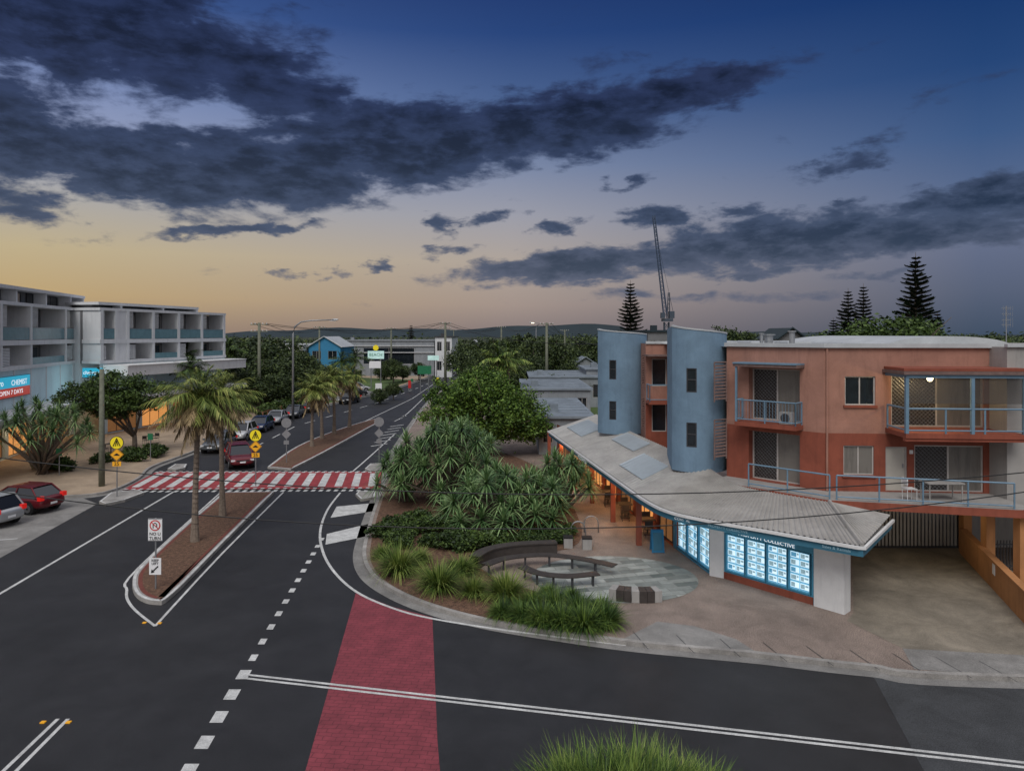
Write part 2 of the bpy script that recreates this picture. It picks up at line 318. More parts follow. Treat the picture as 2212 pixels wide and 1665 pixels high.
def palm(name,label,h,fl,nf,seed,group=None,dead=14,lean=.2,lw=.05,mat=None,nl=15,tr=1.):
    r=np.random.default_rng(seed); th=Thing(name,label,'palm tree',(0,0,0),group)
    a=MB(m_barkg); tp=[(lean*t*t,0.05*math.sin(3*t),h*t-.05) for t in np.linspace(0,1,9)]; rr=[.27*tr,.20*tr,.17*tr,.16*tr,.15*tr,.145*tr,.145*tr,.15*tr,.13*tr]; a.tube(tp,rr,10)
    for i in range(26):
        z=h*(.06+.9*i/26); x=lean*(z/h)**2; a.tube([(x,0,z),(x,0,z+.03)],(.168 if z>.9 else .215)*tr,10)
    th.part('trunk',a,sm=False); top=np.array([lean,0,h])
    def fronds(nf,e0,e1,fl,dr,mat,nm,nl=nl,ll=.55):
        O=[];Dd=[];Ls=[];R=MB(mat)
        for i in range(nf):
            az=i*2.399+r.normal()*.15; el=math.radians(e0+(e1-e0)*(i/nf)+r.normal()*8); L=fl*(.75+.45*r.random())
            d0=np.array([math.cos(az)*math.cos(el),math.sin(az)*math.cos(el),math.sin(el)]); pts=[]
            for t in np.linspace(0,1,nl):
                p=top+d0*L*t+np.array([0,0,-dr*L*t*t]); pts.append(p)
            R.tube([tuple(p) for p in pts[::3]],[.022*(1-k/len(pts[::3])*.8) for k in range(len(pts[::3]))],4,cap=False)
            for k in range(2,nl):
                tan=pts[k]-pts[k-1]; tan/=np.linalg.norm(tan); sd=np.cross(tan,[0,0,1.]); sd/=np.linalg.norm(sd)+1e-6; t=k/nl
                for q in (-1,1):
                    for rep in (0,1):
                        O.append(pts[k]-tan*rep*L/nl*.5); Dd.append(tan*(.55+.5*t)+sd*q*(.9-.4*t)+np.array([0,0,-.15-.2*r.random()])+r.normal(size=3)*.12); Ls.append(ll*fl*.5*(math.sin(math.pi*min(1,.18+t*.85))+.25))
        V,f=blades(O,Dd,np.array(Ls),lw,.35,2); V2=np.array(R.v); F2=np.array(R.f); VV,FF=join((V,f),(V2,F2)); th.part(nm,npmesh(nm,VV,FF,mat))
    fronds(nf,82,-18,fl,.38,mat or l_palm,'crown')
    if dead: fronds(dead,-15,-78,fl*.85,.25,l_dead,'dead_frond_skirt')
    return th
def pandanus(label,ros,seed,L=.95,nb=70,group=None,w=.085):
    r=np.random.default_rng(seed); th=Thing('pandanus_tree',label,'pandanus',(0,0,0),group); a=MB(m_bark)
    for (x,y,z,s) in ros:
        m1=(x*.35+r.normal()*.12,y*.35+r.normal()*.12,z*.45); a.tube([(r.normal()*.08,r.normal()*.08,0),m1,(x*.85,y*.85,z*.85),(x,y,z)],[.12,.09,.07,.05],6)
    for i in range(7):
        t=i*.9; a.tube([(.05*math.cos(t),.05*math.sin(t),.8),(.4*math.cos(t),.4*math.sin(t),0)],[.035,.03],5)
    th.part('trunk',a,sm=True); O=[];Dd=[];LL=[]
    for (x,y,z,s) in ros:
        ax=np.array([x*.15,y*.15,1.]); ax/=np.linalg.norm(ax)
        for i in range(nb):
            az=i*2.399; e=math.radians(88-125*(i/nb)+r.normal()*6); d=np.array([math.cos(az)*math.cos(e),math.sin(az)*math.cos(e),math.sin(e)])+ax*.15
            O.append((x,y,z-.3*i/nb)); Dd.append(d); LL.append(L*s*(.75+.4*r.random()))
    V,f=blades(O,Dd,np.array(LL),w,.28+.3*r.random(len(O)),4); th.part('crown',npmesh('crown',V,f,l_pand)); return th
def tussock(label,h,n,seed,spread=.55,cat='grass plant',w=.022,mat=None,group=None):
    r=np.random.default_rng(seed); th=Thing('tussock_grass',label,cat,(0,0,0),group)
    az=r.random(n)*6.283; ln=r.random(n)**.7*spread*1.5; d=np.stack([np.cos(az)*ln,np.sin(az)*ln,np.ones(n)],1); o=np.stack([np.cos(az)*r.random(n)*.14,np.sin(az)*r.random(n)*.14,np.zeros(n)],1)
    V,f=blades(o,d,h*(.6+.65*r.random(n)),w,.65*r.random(n)+.15,5); th.part('leaf_clump',npmesh('leaf_clump',V,f,mat or l_tus)); return th
def norfolk(label,h,rad,seed,tiers=17):
    r=np.random.default_rng(seed); th=Thing('norfolk_pine',label,'pine tree',(0,0,0),'norfolk island pines'); a=MB(m_bark); a.tube([(0,0,0),(0,0,h*.5),(0,0,h)],[h*.017,h*.011,.03],7); O=[];Dd=[];LL=[];
    for i in range(tiers):
        t=i/tiers; z=h*(.12+.86*t**.95); R=rad*(1-t)**.72*(.8+.4*r.random())+.25; nb=7
        for b in range(nb):
            az=b*6.283/nb+i*.7+r.normal()*.1; dr=np.array([math.cos(az),math.sin(az),.22-.1*(1-t)]); RR=R*(.8+.35*r.random()); a.tube([(0,0,z),tuple(np.array([0,0,z])+dr*RR)],[.06*h/20,.02],4,cap=False)
            ns=int(10+RR*5)
            for k in range(ns):
                q=.15+.85*(k+1)/ns; p=np.array([0,0,z])+dr*RR*q+np.array([0,0,.10*RR*q*q]); sd=np.array([-dr[1],dr[0],0])
                for sg in (-1,1):
                    O.append(p); Dd.append(sd*sg*.8+dr*.6+np.array([0,0,.55+.3*r.random()])); LL.append(RR*.26*(1.15-q*.6)+.2)
    th.part('trunk',a); V,f=blades(O,Dd,np.array(LL),h*.012,.1,2); th.part('crown',npmesh('crown',V,f,l_pine)); return th
# ------------------------------------------------------------------ ground, roads
gr=MB(m_ground); gr.quad((-6000,-200,-.03),(6000,-200,-.03),(6000,9000,-.03),(-6000,9000,-.03)); struct('ground',gr)
rd=MB(m_asph); rd.sheet([(-60,-30),(90,-30),(90,40),(0,60),(-6,230),(-24,230),(-40,60)],0.0); struct('main_road',rd)
Rk=[(-14.,230),(-13.2,192),(-12.1,139),g(935,860),g(882,930),g(850,985),g(828,1045),g(806,1105),g(790,1160),g(783,1205),g(800,1245),g(850,1281),g(930,1315),g(1050,1347),g(1200,1372),g(1350,1393),g(1500,1408),g(1640,1421),g(1870,1447),g(2212,1472),(40,19.2)]
Lk=[(-31,5),(-30.8,36),(-30.4,41.6),(-28,42.3),(-26,42.9),(-25.3,44.5),(-25.7,48),(-26.9,52),(-26.9,58),(-27.5,66),(-27.9,76.5),(-27.4,90),(-24.4,107),(-21.6,129),(-19.6,161),(-18.9,192),(-20,230)]
Rs=smooth(Rk,6); Ls_=smooth(Lk,5)
fp=MB(m_agg); fp.prism(Rs+[(90,19),(90,120),(40,230)],-.02,.13); struct('footpath',fp)
fp=MB(m_sand); fp.prism(Ls_+[(-90,230),(-90,5)],-.02,.13); struct('footpath',fp)
kb=MB(m_kerb); kb.ribbon(Rs,-.17,.004,.145,0,-.01); kb.ribbon(Ls_,-.17,.004,.145,0,-.01); struct('kerb',kb)
gt=MB(m_conc); gt.ribbon(Rs,.004,.42,.006); gt.ribbon(Ls_,.004,.42,.006); struct('gutter',gt)
bay=MB(m_conc); bay.sheet([(-30.8,10),(-22.0,10),g(0,1205),g(210,1088),(-26.2,42.4),(-30.4,41.4)],.004); struct('parking_bay_pavement',bay)
old=MB(m_asph2); old.sheet([g(1882,1452),g(2212,1484),(60,19),(60,2),(12,2),g(1995,1663)],.004); struct('side_street_patch',old)
gs=MB(m_grass); gs.sheet([(-12,110),(-13,190),(40,228),(85,118),(85,50),(30,50),(4,90)],.134); gs.sheet([(-27,95),(-23.5,115),(-21,150),(-45,165),(-45,95)],.134); struct('grass_verge',gs)
fc=MB(m_conc); fc.sheet([(-26,103),(-22.6,118),(-30,128),(-38,118)],.139); struct('forecourt',fc)
bed=MB(m_mulch); bedp=smooth([g(838,1045,.13),g(818,1105,.13),g(804,1160,.13),g(800,1205,.13),g(818,1240,.13),g(862,1272,.13),g(940,1304,.13),g(1060,1336,.13),g(1200,1360,.13),g(1300,1365,.13),g(1330,1348,.13),g(1270,1310,.13),g(1150,1275,.13),g(1050,1235,.13),g(1040,1200,.13),g(1230,1185,.13),g(1250,1120,.13),g(1180,1020,.13),g(1050,970,.13),g(880,985,.13),g(838,1045,.13)],4)
bed.sheet(bedp,.136); struct('garden_bed',bed)
dv=MB(m_drive); dv.sheet([g(1829,1340,.13),(12.1,24.6),(15.8,32.2),(21,32.2),(21,24),g(2212,1400,.13),g(2290,1462,.13),g(1990,1440,.13),g(1950,1400,.13)],.136)
struct('driveway',dv)
ap=MB(m_conc); ap.sheet([g(1345,1380,.13),g(1420,1342,.13),g(1500,1352,.13),g(1590,1380,.13),g(1640,1412,.13),g(1500,1399,.13)],.136); ap.sheet([g(1975,1445,.13),g(1950,1400,.14),g(2300,1420,.13),g(2300,1470,.13)],.140); struct('concrete_apron',ap)
cx,cy=4.15,28.2; cd=MB(m_disc); cd.sheet([(cx+3.35*math.cos(a),cy+2.7*math.sin(a)) for a in np.linspace(0,2*math.pi,49)[:-1]],.142); struct('paved_circle',cd)
jt=MB(m_asph2)
for k in range(9):
    a_=g(1400+k*100,1402+k*9,.13); jt.ribbon([a_,(a_[0]-.25,a_[1]+1.3)],-.012,.012,.1445)
struct('pavement_joint',jt)
def lerp(a,b,t): return (a[0]+(b[0]-a[0])*t,a[1]+(b[1]-a[1])*t)
TL,TR,BR,BL=(-25.7,50.2),(-9.4,50.2),(-8.5,44.8),(-24.9,44.4)
cr=MB(m_redp,m_asph); cr.prism([TL,TR,BR,BL],0,.07,1,0); struct('pedestrian_crossing',cr)
mk=MB(m_white)
n=15
for i in range(n):
    t0=(i+.25)/n; t1=(i+.70)/n; a,b=lerp(TL,TR,t0),lerp(TL,TR,t1); c,d=lerp(BL,BR,t1),lerp(BL,BR,t0)
    mk.sheet([lerp(a,d,.1),lerp(b,c,.1),lerp(b,c,.88),lerp(a,d,.88)],.075)
for e0,e1,s in ((TL,TR,1),(BL,BR,-1)):
    for i in range(34):
        a,b=lerp(e0,e1,i/34),lerp(e0,e1,(i+.5)/34); mk.sheet([(a[0],a[1]),(b[0],b[1]),(b[0],b[1]+.5*s),(a[0],a[1]+.5*s)],.01)
        mk.sheet([(a[0],a[1]-.04*s),(b[0],b[1]-.04*s),(b[0],b[1]-.3*s),(a[0],a[1]-.3*s)],.076)
mk.ribbon([g(-300,1455),g(0,1282),g(375,1062)],-.07,.07,.006)
for k in range(18):
    Y=14.5+1.13*k; X=-5.77-.104*Y; L=.55 if Y<20.8 else .42; ww=.17 if Y<20.8 else .11
    mk.sheet([(X-ww,Y),(X+ww,Y),(X+ww-.104*L,Y+L),(X-ww-.104*L,Y+L)],.006)
mk.ribbon(smooth([g(735,1064),g(708,1100),g(692,1145),g(697,1190),g(722,1235),g(770,1278),g(845,1312),g(930,1335),g(1100,1362),g(1352,1393)],6),-.06,.06,.007)
for q in ([(714,1118),(727,1094),(810,1086),(806,1104)],[(703,1176),(706,1153),(797,1131),(793,1158)]): mk.sheet([g(*p) for p in q],.006)
a0,a1=g(520,1459.5),g(2230,1654); mk.ribbon([a0,a1],.05,.15,.010); mk.ribbon([a0,a1],-.15,-.05,.010)
mk.ribbon([g(-30,1700),g(125,1552)],-.05,.05,.006); mk.ribbon([g(0,1700),g(147,1552)],-.05,.05,.006)
mk.ribbon(smooth([g(612,1063),g(480,1195),g(335,1352)],3),-.05,.05,.006); mk.ribbon(smooth([g(335,1352),g(285,1310),g(274,1275),g(300,1225),g(478,1062)],5),-.05,.05,.0065)
mk.ribbon(smooth([g(852,938),g(800,985),g(760,1020)],5),-.06,.06,.006); mk.ribbon(smooth([g(925,850),g(880,893),g(852,910)],4),-.06,.06,.006)
for k in range(16):
    Y=56+k*5.5; X=np.interp(Y,[50,76,100,130,160],[-22.2,-23.6,-19.8,-17.6,-16.2]); X2=np.interp(Y+2.6,[50,76,100,130,160],[-22.2,-23.6,-19.8,-17.6,-16.2]); mk.ribbon([(X,Y),(X2,Y+2.6)],-.07,.07,.006)
mk.ribbon([(-17,78),(-15.5,108),(-16,160)],-.06,.06,.006)
for (ax,ay) in ((-15.5,80),(-13.2,84)):
    mk.sheet([(ax-.08,ay-1.5),(ax+.08,ay-1.5),(ax+.08,ay+1),(ax-.08,ay+1)],.006); mk.sheet([(ax-.3,ay+1),(ax+.3,ay+1),(ax,ay+2)],.006)
for k in range(7): mk.ribbon([(-12.6-.1*k,62+k*2.2),(-11.4-.1*k,63.6+k*2.2)],-.1,.1,.006)
for k in range(5): mk.ribbon([(-29.5,20+3.1*k),(-24.2,21.6+3.1*k)],-.05,.05,.010)
struct('road_marking',mk)
rp=MB(m_imp); rp.sheet([g(769,1279),g(845,1309.5),g(934,1333),g(945,1600),(-1.35,14),(-1.3,10.5),(-6.7,10.5),g(660,1663)],.005); struct('red_road_surface',rp)
ym=MB(m_org)
for u,v in ((93,1560),(148,1560),(312,1345),(345,1346)):
    x,y=g(u,v); ym.bx(x-.06,x+.06,y-.05,y+.05,.0,.025)
struct('road_marker',ym)
def island(poly,name='median_island',inner=.2,top=None):
    n=len(poly); ar=sum(poly[i][0]*poly[(i+1)%n][1]-poly[(i+1)%n][0]*poly[i][1] for i in range(n)); sg=-1 if ar>0 else 1
    def inset(k):
        out=[]
        for i in range(n):
            p,q=poly[i-1],poly[(i+1)%n]; dx,dy=q[0]-p[0],q[1]-p[1]; l=math.hypot(dx,dy) or 1; out.append((poly[i][0]+sg*k*dy/l,poly[i][1]-sg*k*dx/l))
        return out
    a=MB(m_kerb,m_white); a.prism(poly,-.01,.15,0)
    i0,i1=inset(.02),inset(.13)
    for i in range(n):
        j=(i+1)%n; a.quad((*i0[i],.154),(*i0[j],.154),(*i1[j],.154),(*i1[i],.154),1)
    struct(name,a)
    if top!='plain':
        b=MB(m_brickr,m_mulch); b.sheet(inset(inner),.158,0); b.sheet(inset(inner+.16),.163,1); struct('median_garden_bed',b)
ip=smooth([g(482,1068),g(390,1148),g(305,1228),g(286,1262),g(296,1292),g(335,1306),g(375,1288),g(480,1180),g(592,1066)],4)
island(ip)
island(smooth([g(578,1012),g(640,968),g(720,934),g(800,909),g(828,908),g(790,930),g(700,980),g(628,1017)],4),inner=.22)
for q in ([(214,1088),(240,1068),(300,1062),(312,1068),(270,1084),(228,1093)],[(362,1016),(378,1006),(404,1006),(400,1014),(380,1018)],[(768,1072),(775,1065),(812,1066),(810,1078),(780,1083)],[(788,1016),(800,1005),(836,1004),(832,1018),(800,1021)]):
    island([g(*p) for p in q],'kerb_island',top='plain'); 
fb=MB(m_kerb,m_mulch); fb.prism([(-1,13.6),(0,15.0),(4.5,15.0),(6,13.8),(5,8),(0,8)],-.01,.14,0,1); struct('street_corner_garden_bed',fb)
hl=MB(m_hill); xs=np.linspace(-3600,3600,160)
def hh(x): return 21+10*math.sin(x*.0022+1)+6*math.sin(x*.0071)+3*math.sin(x*.021+2)+ (8 if x<400 else -6)
for i in range(len(xs)-1):
    hl.quad((xs[i],2400,-5),(xs[i+1],2400,-5),(xs[i+1],2460,hh(xs[i+1])),(xs[i],2460,hh(xs[i]))); hl.quad((xs[i],2460,hh(xs[i])),(xs[i+1],2460,hh(xs[i+1])),(xs[i+1],3200,-5),(xs[i],3200,-5))
struct('hills',hl)
# ------------------------------------------------------------------ RIGHT APARTMENT BUILDING
W0,W3,W4=(9.74,31.5),(12.8,28.5),(19.3,28.0)
ab=Thing('apartment_building','salmon and terracotta rendered apartment block with blue curved towers above shops','building',(12,30,.13))
def su(p0,p1,u):
    k=(u-CX)/F; dx,dy=p1[0]-p0[0],p1[1]-p0[1]; t=(k*p0[1]-p0[0])/(dx-k*dy); return t*math.hypot(dx,dy)
opsA=[(1.05,3.3,6.25,8.5),(1.05,3.3,3.6,5.75)]
sB=lambda u:su(W3,W4,u)
opsB=[(sB(1825),sB(1891),7.1,8.28),(sB(1822),sB(1888),4.25,5.45),(sB(1913),sB(1960),3.62,5.42),(sB(1975),sB(2125),3.62,5.5),(sB(1925),sB(2125),6.25,8.35)]
def split(ops,a,b): return [o for o in ops if a<=(o[2]+o[3])/2<b]
zc=5.95
wl=MB(m_terra,m_salmon); wl.wall(W0,W3,3.3,zc,split(opsA,0,zc),.5,0); wl.wall(W3,W4,3.3,zc,split(opsB,0,zc),.16,0)
wl.wall(W0,W3,zc,9.45,split(opsA,zc,20),.5,1); wl.wall(W3,W4,zc,9.45,split(opsB,zc,20),.16,1)
bay0,bay1=(7.7,40),(9.4,40); bo=[(.35,1.2,7.0,8.6),(.35,1.2,4.4,6.0)]
wl.wall(bay0,bay1,3.3,zc,split(bo,0,zc),.15,0); wl.wall(bay0,bay1,zc,9.45,split(bo,zc,20),.15,1)
wl.wall((9.35,40),(9.2,32.5),3.3,9.45,[],.1,1)
wl.wall((8.3,46),(7.72,40),3.3,9.45,[],.1,1)
wl.wall((19.3,28.0),(20,46),3.3,9.45,[],.1,1); wl.wall((20,46),(8.3,46),3.3,9.45,[],.1,1)
ab.part('wall',wl)
rf=MB(m_wroof); rf.add([(*p,9.44) for p in (W0,W3,W4,(20,46),(8.3,46),(9.2,33))],[(0,1,2,3,4,5)]); ab.part('roof',rf)
for k in range(5): q_=MB(m_wroof); q_.bx(10.5+k*1.9,11.7+k*1.9,36,44,9.45,9.6); ab.part('roof_panel',q_)
for a,b in ((W0,W3),(W3,W4)): pp=MB(m_wroof); pp.sb(a,b,-.05,seglen(a,b)+.05,9.45,9.62,-.1,.14); ab.part('parapet_cap',pp)
pp=MB(m_wroof); pp.sb(bay0,bay1,0,1.7,9.45,9.6,-.1,.1); ab.part('parapet_cap',pp)
for (x,y,h_,r_) in ((12.5,31,10.1,.12),(12.2,33,9.95,.2),(11.5,32,10.0,.08)): rv=MB(m_steel); rv.tube([(x,y,9.45),(x,y,h_)],r_,10); rv.tube([(x,y,h_),(x,y,h_+.06)],r_*1.5,10); ab.part('roof_vent',rv)
cvr=MB(m_wroof)
pts=[(14.6+ (2.6)*(1-math.cos(t))*1.0, 9.5+.42*math.sin(t)) for t in np.linspace(0,math.pi,15)]
for i in range(14): cvr.quad((pts[i][0]+1.2,29.2,pts[i][1]),(pts[i+1][0]+1.2,29.2,pts[i+1][1]),(pts[i+1][0]+1.2,40,pts[i+1][1]),(pts[i][0]+1.2,40,pts[i][1]))
cvr.add([(p[0]+1.2,29.2,p[1]) for p in pts],[tuple(range(15))])
ab.part('barrel_roof',cvr)
window(ab,None,W3,W4,*opsB[0],mull=1,gm=m_glass); window(ab,None,W3,W4,*opsB[1],mull=1,gm=m_curt)
for o in opsB[:2]: sills=MB(m_terra); sills.sb(W3,W4,o[0]-.06,o[1]+.06,o[2]-.1,o[2],-.02,.07); ab.part('window_sill',sills)
dp=MB(m_salmon); dp.tube([(W3[0]+.1,W3[1]-.07,3.6),(W3[0]+.1,W3[1]-.07,9.4)],.045,8); ab.part('downpipe',dp)
def door(o,p0,p1,dep=.14,m=None):
    a=MB(m_frame); a.sb(p0,p1,o[0],o[0]+.06,o[2],o[3],-dep,-dep+.08); a.sb(p0,p1,o[1]-.06,o[1],o[2],o[3],-dep,-dep+.08); a.sb(p0,p1,o[0]+.06,o[1]-.06,o[3]-.06,o[3],-dep,-dep+.08); d=ab.part('door',a)
    b=MB(m or m_door); b.sb(p0,p1,o[0]+.06,o[1]-.06,o[2],o[3]-.06,-dep,-dep+.04); ab.part('door_leaf',b,d); h=MB(m_steel); h.sb(p0,p1,o[1]-.16,o[1]-.12,o[2]+.95,o[2]+1.1,-dep+.04,-dep+.09); ab.part('handle',h,d)
door(opsB[2],W3,W4)
def slider(o,p0,p1,dep,k=.5):
    a=MB(m_frame); n0,n1=-dep,-dep+.06; s0,s1,z0,z1=o[:4]; 
    a.sb(p0,p1,s0,s1,z1-.06,z1,n0,n1); a.sb(p0,p1,s0,s1,z0,z0+.05,n0,n1)
    mid=s0+(s1-s0)*k
    for c in (s0+.03,mid,s1-.03): a.sb(p0,p1,c-.035,c+.035,z0+.05,z1-.06,n0,n1)
    w=ab.part('sliding_door',a); b=MB(m_curt); b.sb(p0,p1,mid+.035,s1-.065,z0+.05,z1-.06,n0,n0+.02); ab.part('glass_panel',b,w)
    c=MB(m_mesh_,m_steel); c.sb(p0,p1,s0+.065,mid-.035,z0+.05,z1-.06,n0,n0+.025)
    L=mid-s0-.1; hh_=z1-z0-.12; dx,dy=(p1[0]-p0[0])/seglen(p0,p1),(p1[1]-p0[1])/seglen(p0,p1); nx,ny=dy,-dx
    P=lambda t,z:(p0[0]+dx*(s0+.065+t)+nx*(n0+.04),p0[1]+dy*(s0+.065+t)+ny*(n0+.04),z0+.05+z)
    st=.16; q=-hh_
    while q<L:
        for sgn in (0,1):
            t0,zz0=q,0.; t1,zz1=q+hh_,hh_
            if t0<0: zz0=-t0; t0=0
            if t1>L: zz1-= (t1-L); t1=L
            if zz1>zz0:
                A,B=(t0,zz0),(t1,zz1)
                if sgn: A,B=(L-t0,zz0),(L-t1,zz1)
                c.tube([P(*A),P(*B)],.007,3,1,cap=False)
        q+=st
    ab.part('security_screen',c,w)
slider(opsA[0],W0,W3,.45); slider(opsA[1],W0,W3,.45); slider(opsB[3],W3,W4,.13); slider(opsB[4],W3,W4,.13)
for o in bo: window(ab,None,bay0,bay1,*o,dep=.1,mull=0)
def off(p0,p1,s,n):
    dx,dy=p1[0]-p0[0],p1[1]-p0[1]; l=math.hypot(dx,dy); dx/=l;dy/=l; return (p0[0]+dx*s+dy*n,p0[1]+dy*s-dx*n)
bb=MB(m_terra); bb.sb(W0,W3,.75,3.45,6.02,6.2,0,.75); b1=ab.part('balcony',bb)
railing(ab,b1,[off(W0,W3,.8,.05),off(W0,W3,.8,.7),off(W0,W3,3.4,.7),off(W0,W3,3.4,.05)],6.2,.95,m_rail,.13)
hd=MB(m_lou,m_rail); hd.sb(W0,W3,.7,3.5,8.6,8.72,0,.8,0); hd.sb(W0,W3,.7,3.5,8.72,8.78,0,.84,1); hd.sb(W0,W3,.78,.86,6.2,8.6,.68,.76,1); ab.part('canopy',hd,b1)
ac=MB(m_grey,m_dframe); ac.sb(W0,W3,2.6,3.15,6.22,6.72,.15,.42,0)
c0=off(W0,W3,2.85,.425)
ac.add([(c0[0]+.2*math.cos(t)*.7,c0[1]-.2*math.cos(t)*.7,6.47+.2*math.sin(t)) for t in np.linspace(0,6.28,17)[:-1]],[tuple(range(16))],1); ab.part('air_conditioner',ac,b1)
bb=MB(m_terra); bb.bx(7.7,9.0,39.0,40,6.05,6.2); b3=ab.part('balcony',bb); railing(ab,b3,[(7.75,39.9),(7.75,39.05),(8.95,39.05)],6.2,.95,m_rail)
hd=MB(m_lou); hd.bx(7.6,9.1,38.9,40,8.75,8.85); ab.part('canopy',hd,b3)
q0,q1=off(W3,W4,sB(1912),0),off(W3,W4,sB(2142)+.25,0); LQ=seglen(q0,q1)
bb=MB(m_terra); bb.sb(q0,q1,0,LQ,6.02,6.2,0,1.75); bb.sb(q0,q1,0,LQ,5.9,6.02,1.5,1.7); b2=ab.part('balcony',bb)
railing(ab,b2,[off(q0,q1,.05,.1),off(q0,q1,.05,1.7),off(q0,q1,LQ-.05,1.7)],6.2,.95,m_rail,None,post=1.25,r=.04)
fr=MB(m_rail)
for s_ in (.05,LQ*.56,LQ-.05): fr.sb(q0,q1,s_-.06,s_+.06,6.2,8.35,1.63,1.75)
fr.sb(q0,q1,0,LQ,8.33,8.45,1.63,1.76); fr.sb(q0,q1,0,.1,8.33,8.45,0,1.63); ab.part('balcony_frame',fr,b2)
cn=MB(m_lou,m_terra); cn.sb(q0,q1,-.12,LQ+.2,8.46,8.58,0,1.85); cn.sb(q0,q1,-.05,LQ+.1,8.59,8.70,0,1.7,1); ab.part('canopy',cn,b2)
m_sb=M('shade_blind',(.07,.065,.06),.7,.8,3); m_sb.node_tree.nodes['Principled BSDF'].inputs['Alpha'].default_value=.6
for a_,b_ in ((.12,LQ*.56-.07),(LQ*.56+.07,LQ-.12)): sc=MB(m_sb); sc.quad((*off(q0,q1,a_,1.69),7.35),(*off(q0,q1,b_,1.69),7.35),(*off(q0,q1,b_,1.69),8.33),(*off(q0,q1,a_,1.69),8.33)); ab.part('shade_blind',sc,b2)
bl=MB(m_bulb); c0=off(q0,q1,1.25,1.0)
bl.tube([(c0[0],c0[1],8.16),(c0[0],c0[1],8.26),(c0[0],c0[1],8.4)],[.06,.12,.08],10); ab.part('ceiling_light',bl,b2); BULB=c0
wlm=MB(m_wht); wlm.sb(W3,W4,sB(1964),sB(1971),5.15,5.3,.0,.06); ab.part('wall_light',wlm)
D0,D1,D2,D3=(9.0,30.9),(9.75,29.5),(12.3,26.9),(18.5,25.4)
dk=MB(m_terra,m_grey); dk.prism([D1,D2,D3,(19.2,25.4),(19.3,28.05),W3,W0,D0],3.28,3.58,0,1); dk0=ab.part('terrace',dk)
railing(ab,dk0,[(10.0,29.35),(12.35,27.0)],3.58,.95,m_rail,None); railing(ab,dk0,[(12.6,26.95),(18.45,25.5)],3.58,.95,m_rail,None,post=1.4)
def tower(cx,cy,r,z0,zl,zr,wins,lab):
    a=MB(m_blue); N=40; ang=[math.pi*(1.12)+ (math.pi*.86)*i/N for i in range(N+1)]
    P=[(cx+r*math.cos(t),cy+r*math.sin(t)) for t in ang]; 
    for i in range(N):
        za=zl+(zr-zl)*(i/N)**.8; zb=zl+(zr-zl)*((i+1)/N)**.8
        hole=[w for w in wins if w[0]<=i<w[1]]
        hs=sorted((w[2],w[3]) for w in hole); lo=z0
        for (c,d) in hs: a.quad((*P[i],lo),(*P[i+1],lo),(*P[i+1],c),(*P[i],c)); lo=d
        a.quad((*P[i],lo),(*P[i+1],lo),(*P[i+1],zb),(*P[i],za))
        ins=lambda p:(cx+(p[0]-cx)*.93,cy+(p[1]-cy)*.93); pi,pj=ins(P[i]),ins(P[i+1])
        a.quad((*P[i],za),(*P[i+1],zb),(*pj,zb),(*pi,za)); a.quad((*pi,za),(*pj,zb),(*pj,z0),(*pi,z0))
    a.quad((*P[0],z0),(*P[0],zl),(cx-r*.6,cy+2.5,zl-.1),(cx-r*.6,cy+2.5,z0)); a.quad((*P[-1],z0),(cx+r*.7,cy+1.5,z0),(cx+r*.7,cy+1.5,zr),(*P[-1],zr))
    t=ab.part('curved_tower',a,label=lab)
    cp=MB(m_wroof)
    for i in range(N):
        za=zl+(zr-zl)*(i/N)**.8; zb=zl+(zr-zl)*((i+1)/N)**.8; e=1.02
        o=lambda p:(cx+(p[0]-cx)*e,cy+(p[1]-cy)*e); n_=lambda p:(cx+(p[0]-cx)*.9,cy+(p[1]-cy)*.9)
        cp.quad((*o(P[i]),za+.05),(*o(P[i+1]),zb+.05),(*n_(P[i+1]),zb+.05),(*n_(P[i]),za+.05)); cp.quad((*o(P[i]),za-.02),(*o(P[i+1]),zb-.02),(*o(P[i+1]),zb+.05),(*o(P[i]),za+.05))
    ab.part('metal_capping',cp,t)
    for (i0,i1,c,d) in wins: window(ab,t,P[i0],P[i1],0.0,seglen(P[i0],P[i1]),c,d,dep=.07,mull=0,fm=m_dframe,tr=(c+d)/2)
tower(8.75,32.95,1.38,3.7,10.38,9.98,[(9,14,7.35,8.45),(9,14,4.85,5.97)],'blue-grey curved tower with two narrow windows')
tower(6.97,44.6,1.65,3.8,10.3,9.95,[(9,13,7.2,8.4),(9,13,4.7,5.85)],'blue-grey curved tower with weather stains')
for z in (7.0,4.45):
    for (x0,y0,sx_) in ((9.55,31.2,.6),(8.1,41.4,.45)):
        a=MB(m_lou)
        for k in range(11): a.add([(x0-sx_,y0-.5,z+.1+k*.145),(x0+.05,y0-.1,z+.1+k*.145),(x0+.12,y0+.0,z+.19+k*.145),(x0-sx_+.07,y0-.4,z+.19+k*.145)],[(0,1,2,3)])
        a.tube([(x0-sx_,y0-.5,z),(x0-sx_,y0-.5,z+1.75)],.035,5); a.tube([(x0+.05,y0-.1,z),(x0+.05,y0-.1,z+1.75)],.035,5); a.tube([(x0-sx_,y0-.5,z+1.75),(x0+.05,y0-.1,z+1.75)],.035,5); ab.part('louvre_screen',a)
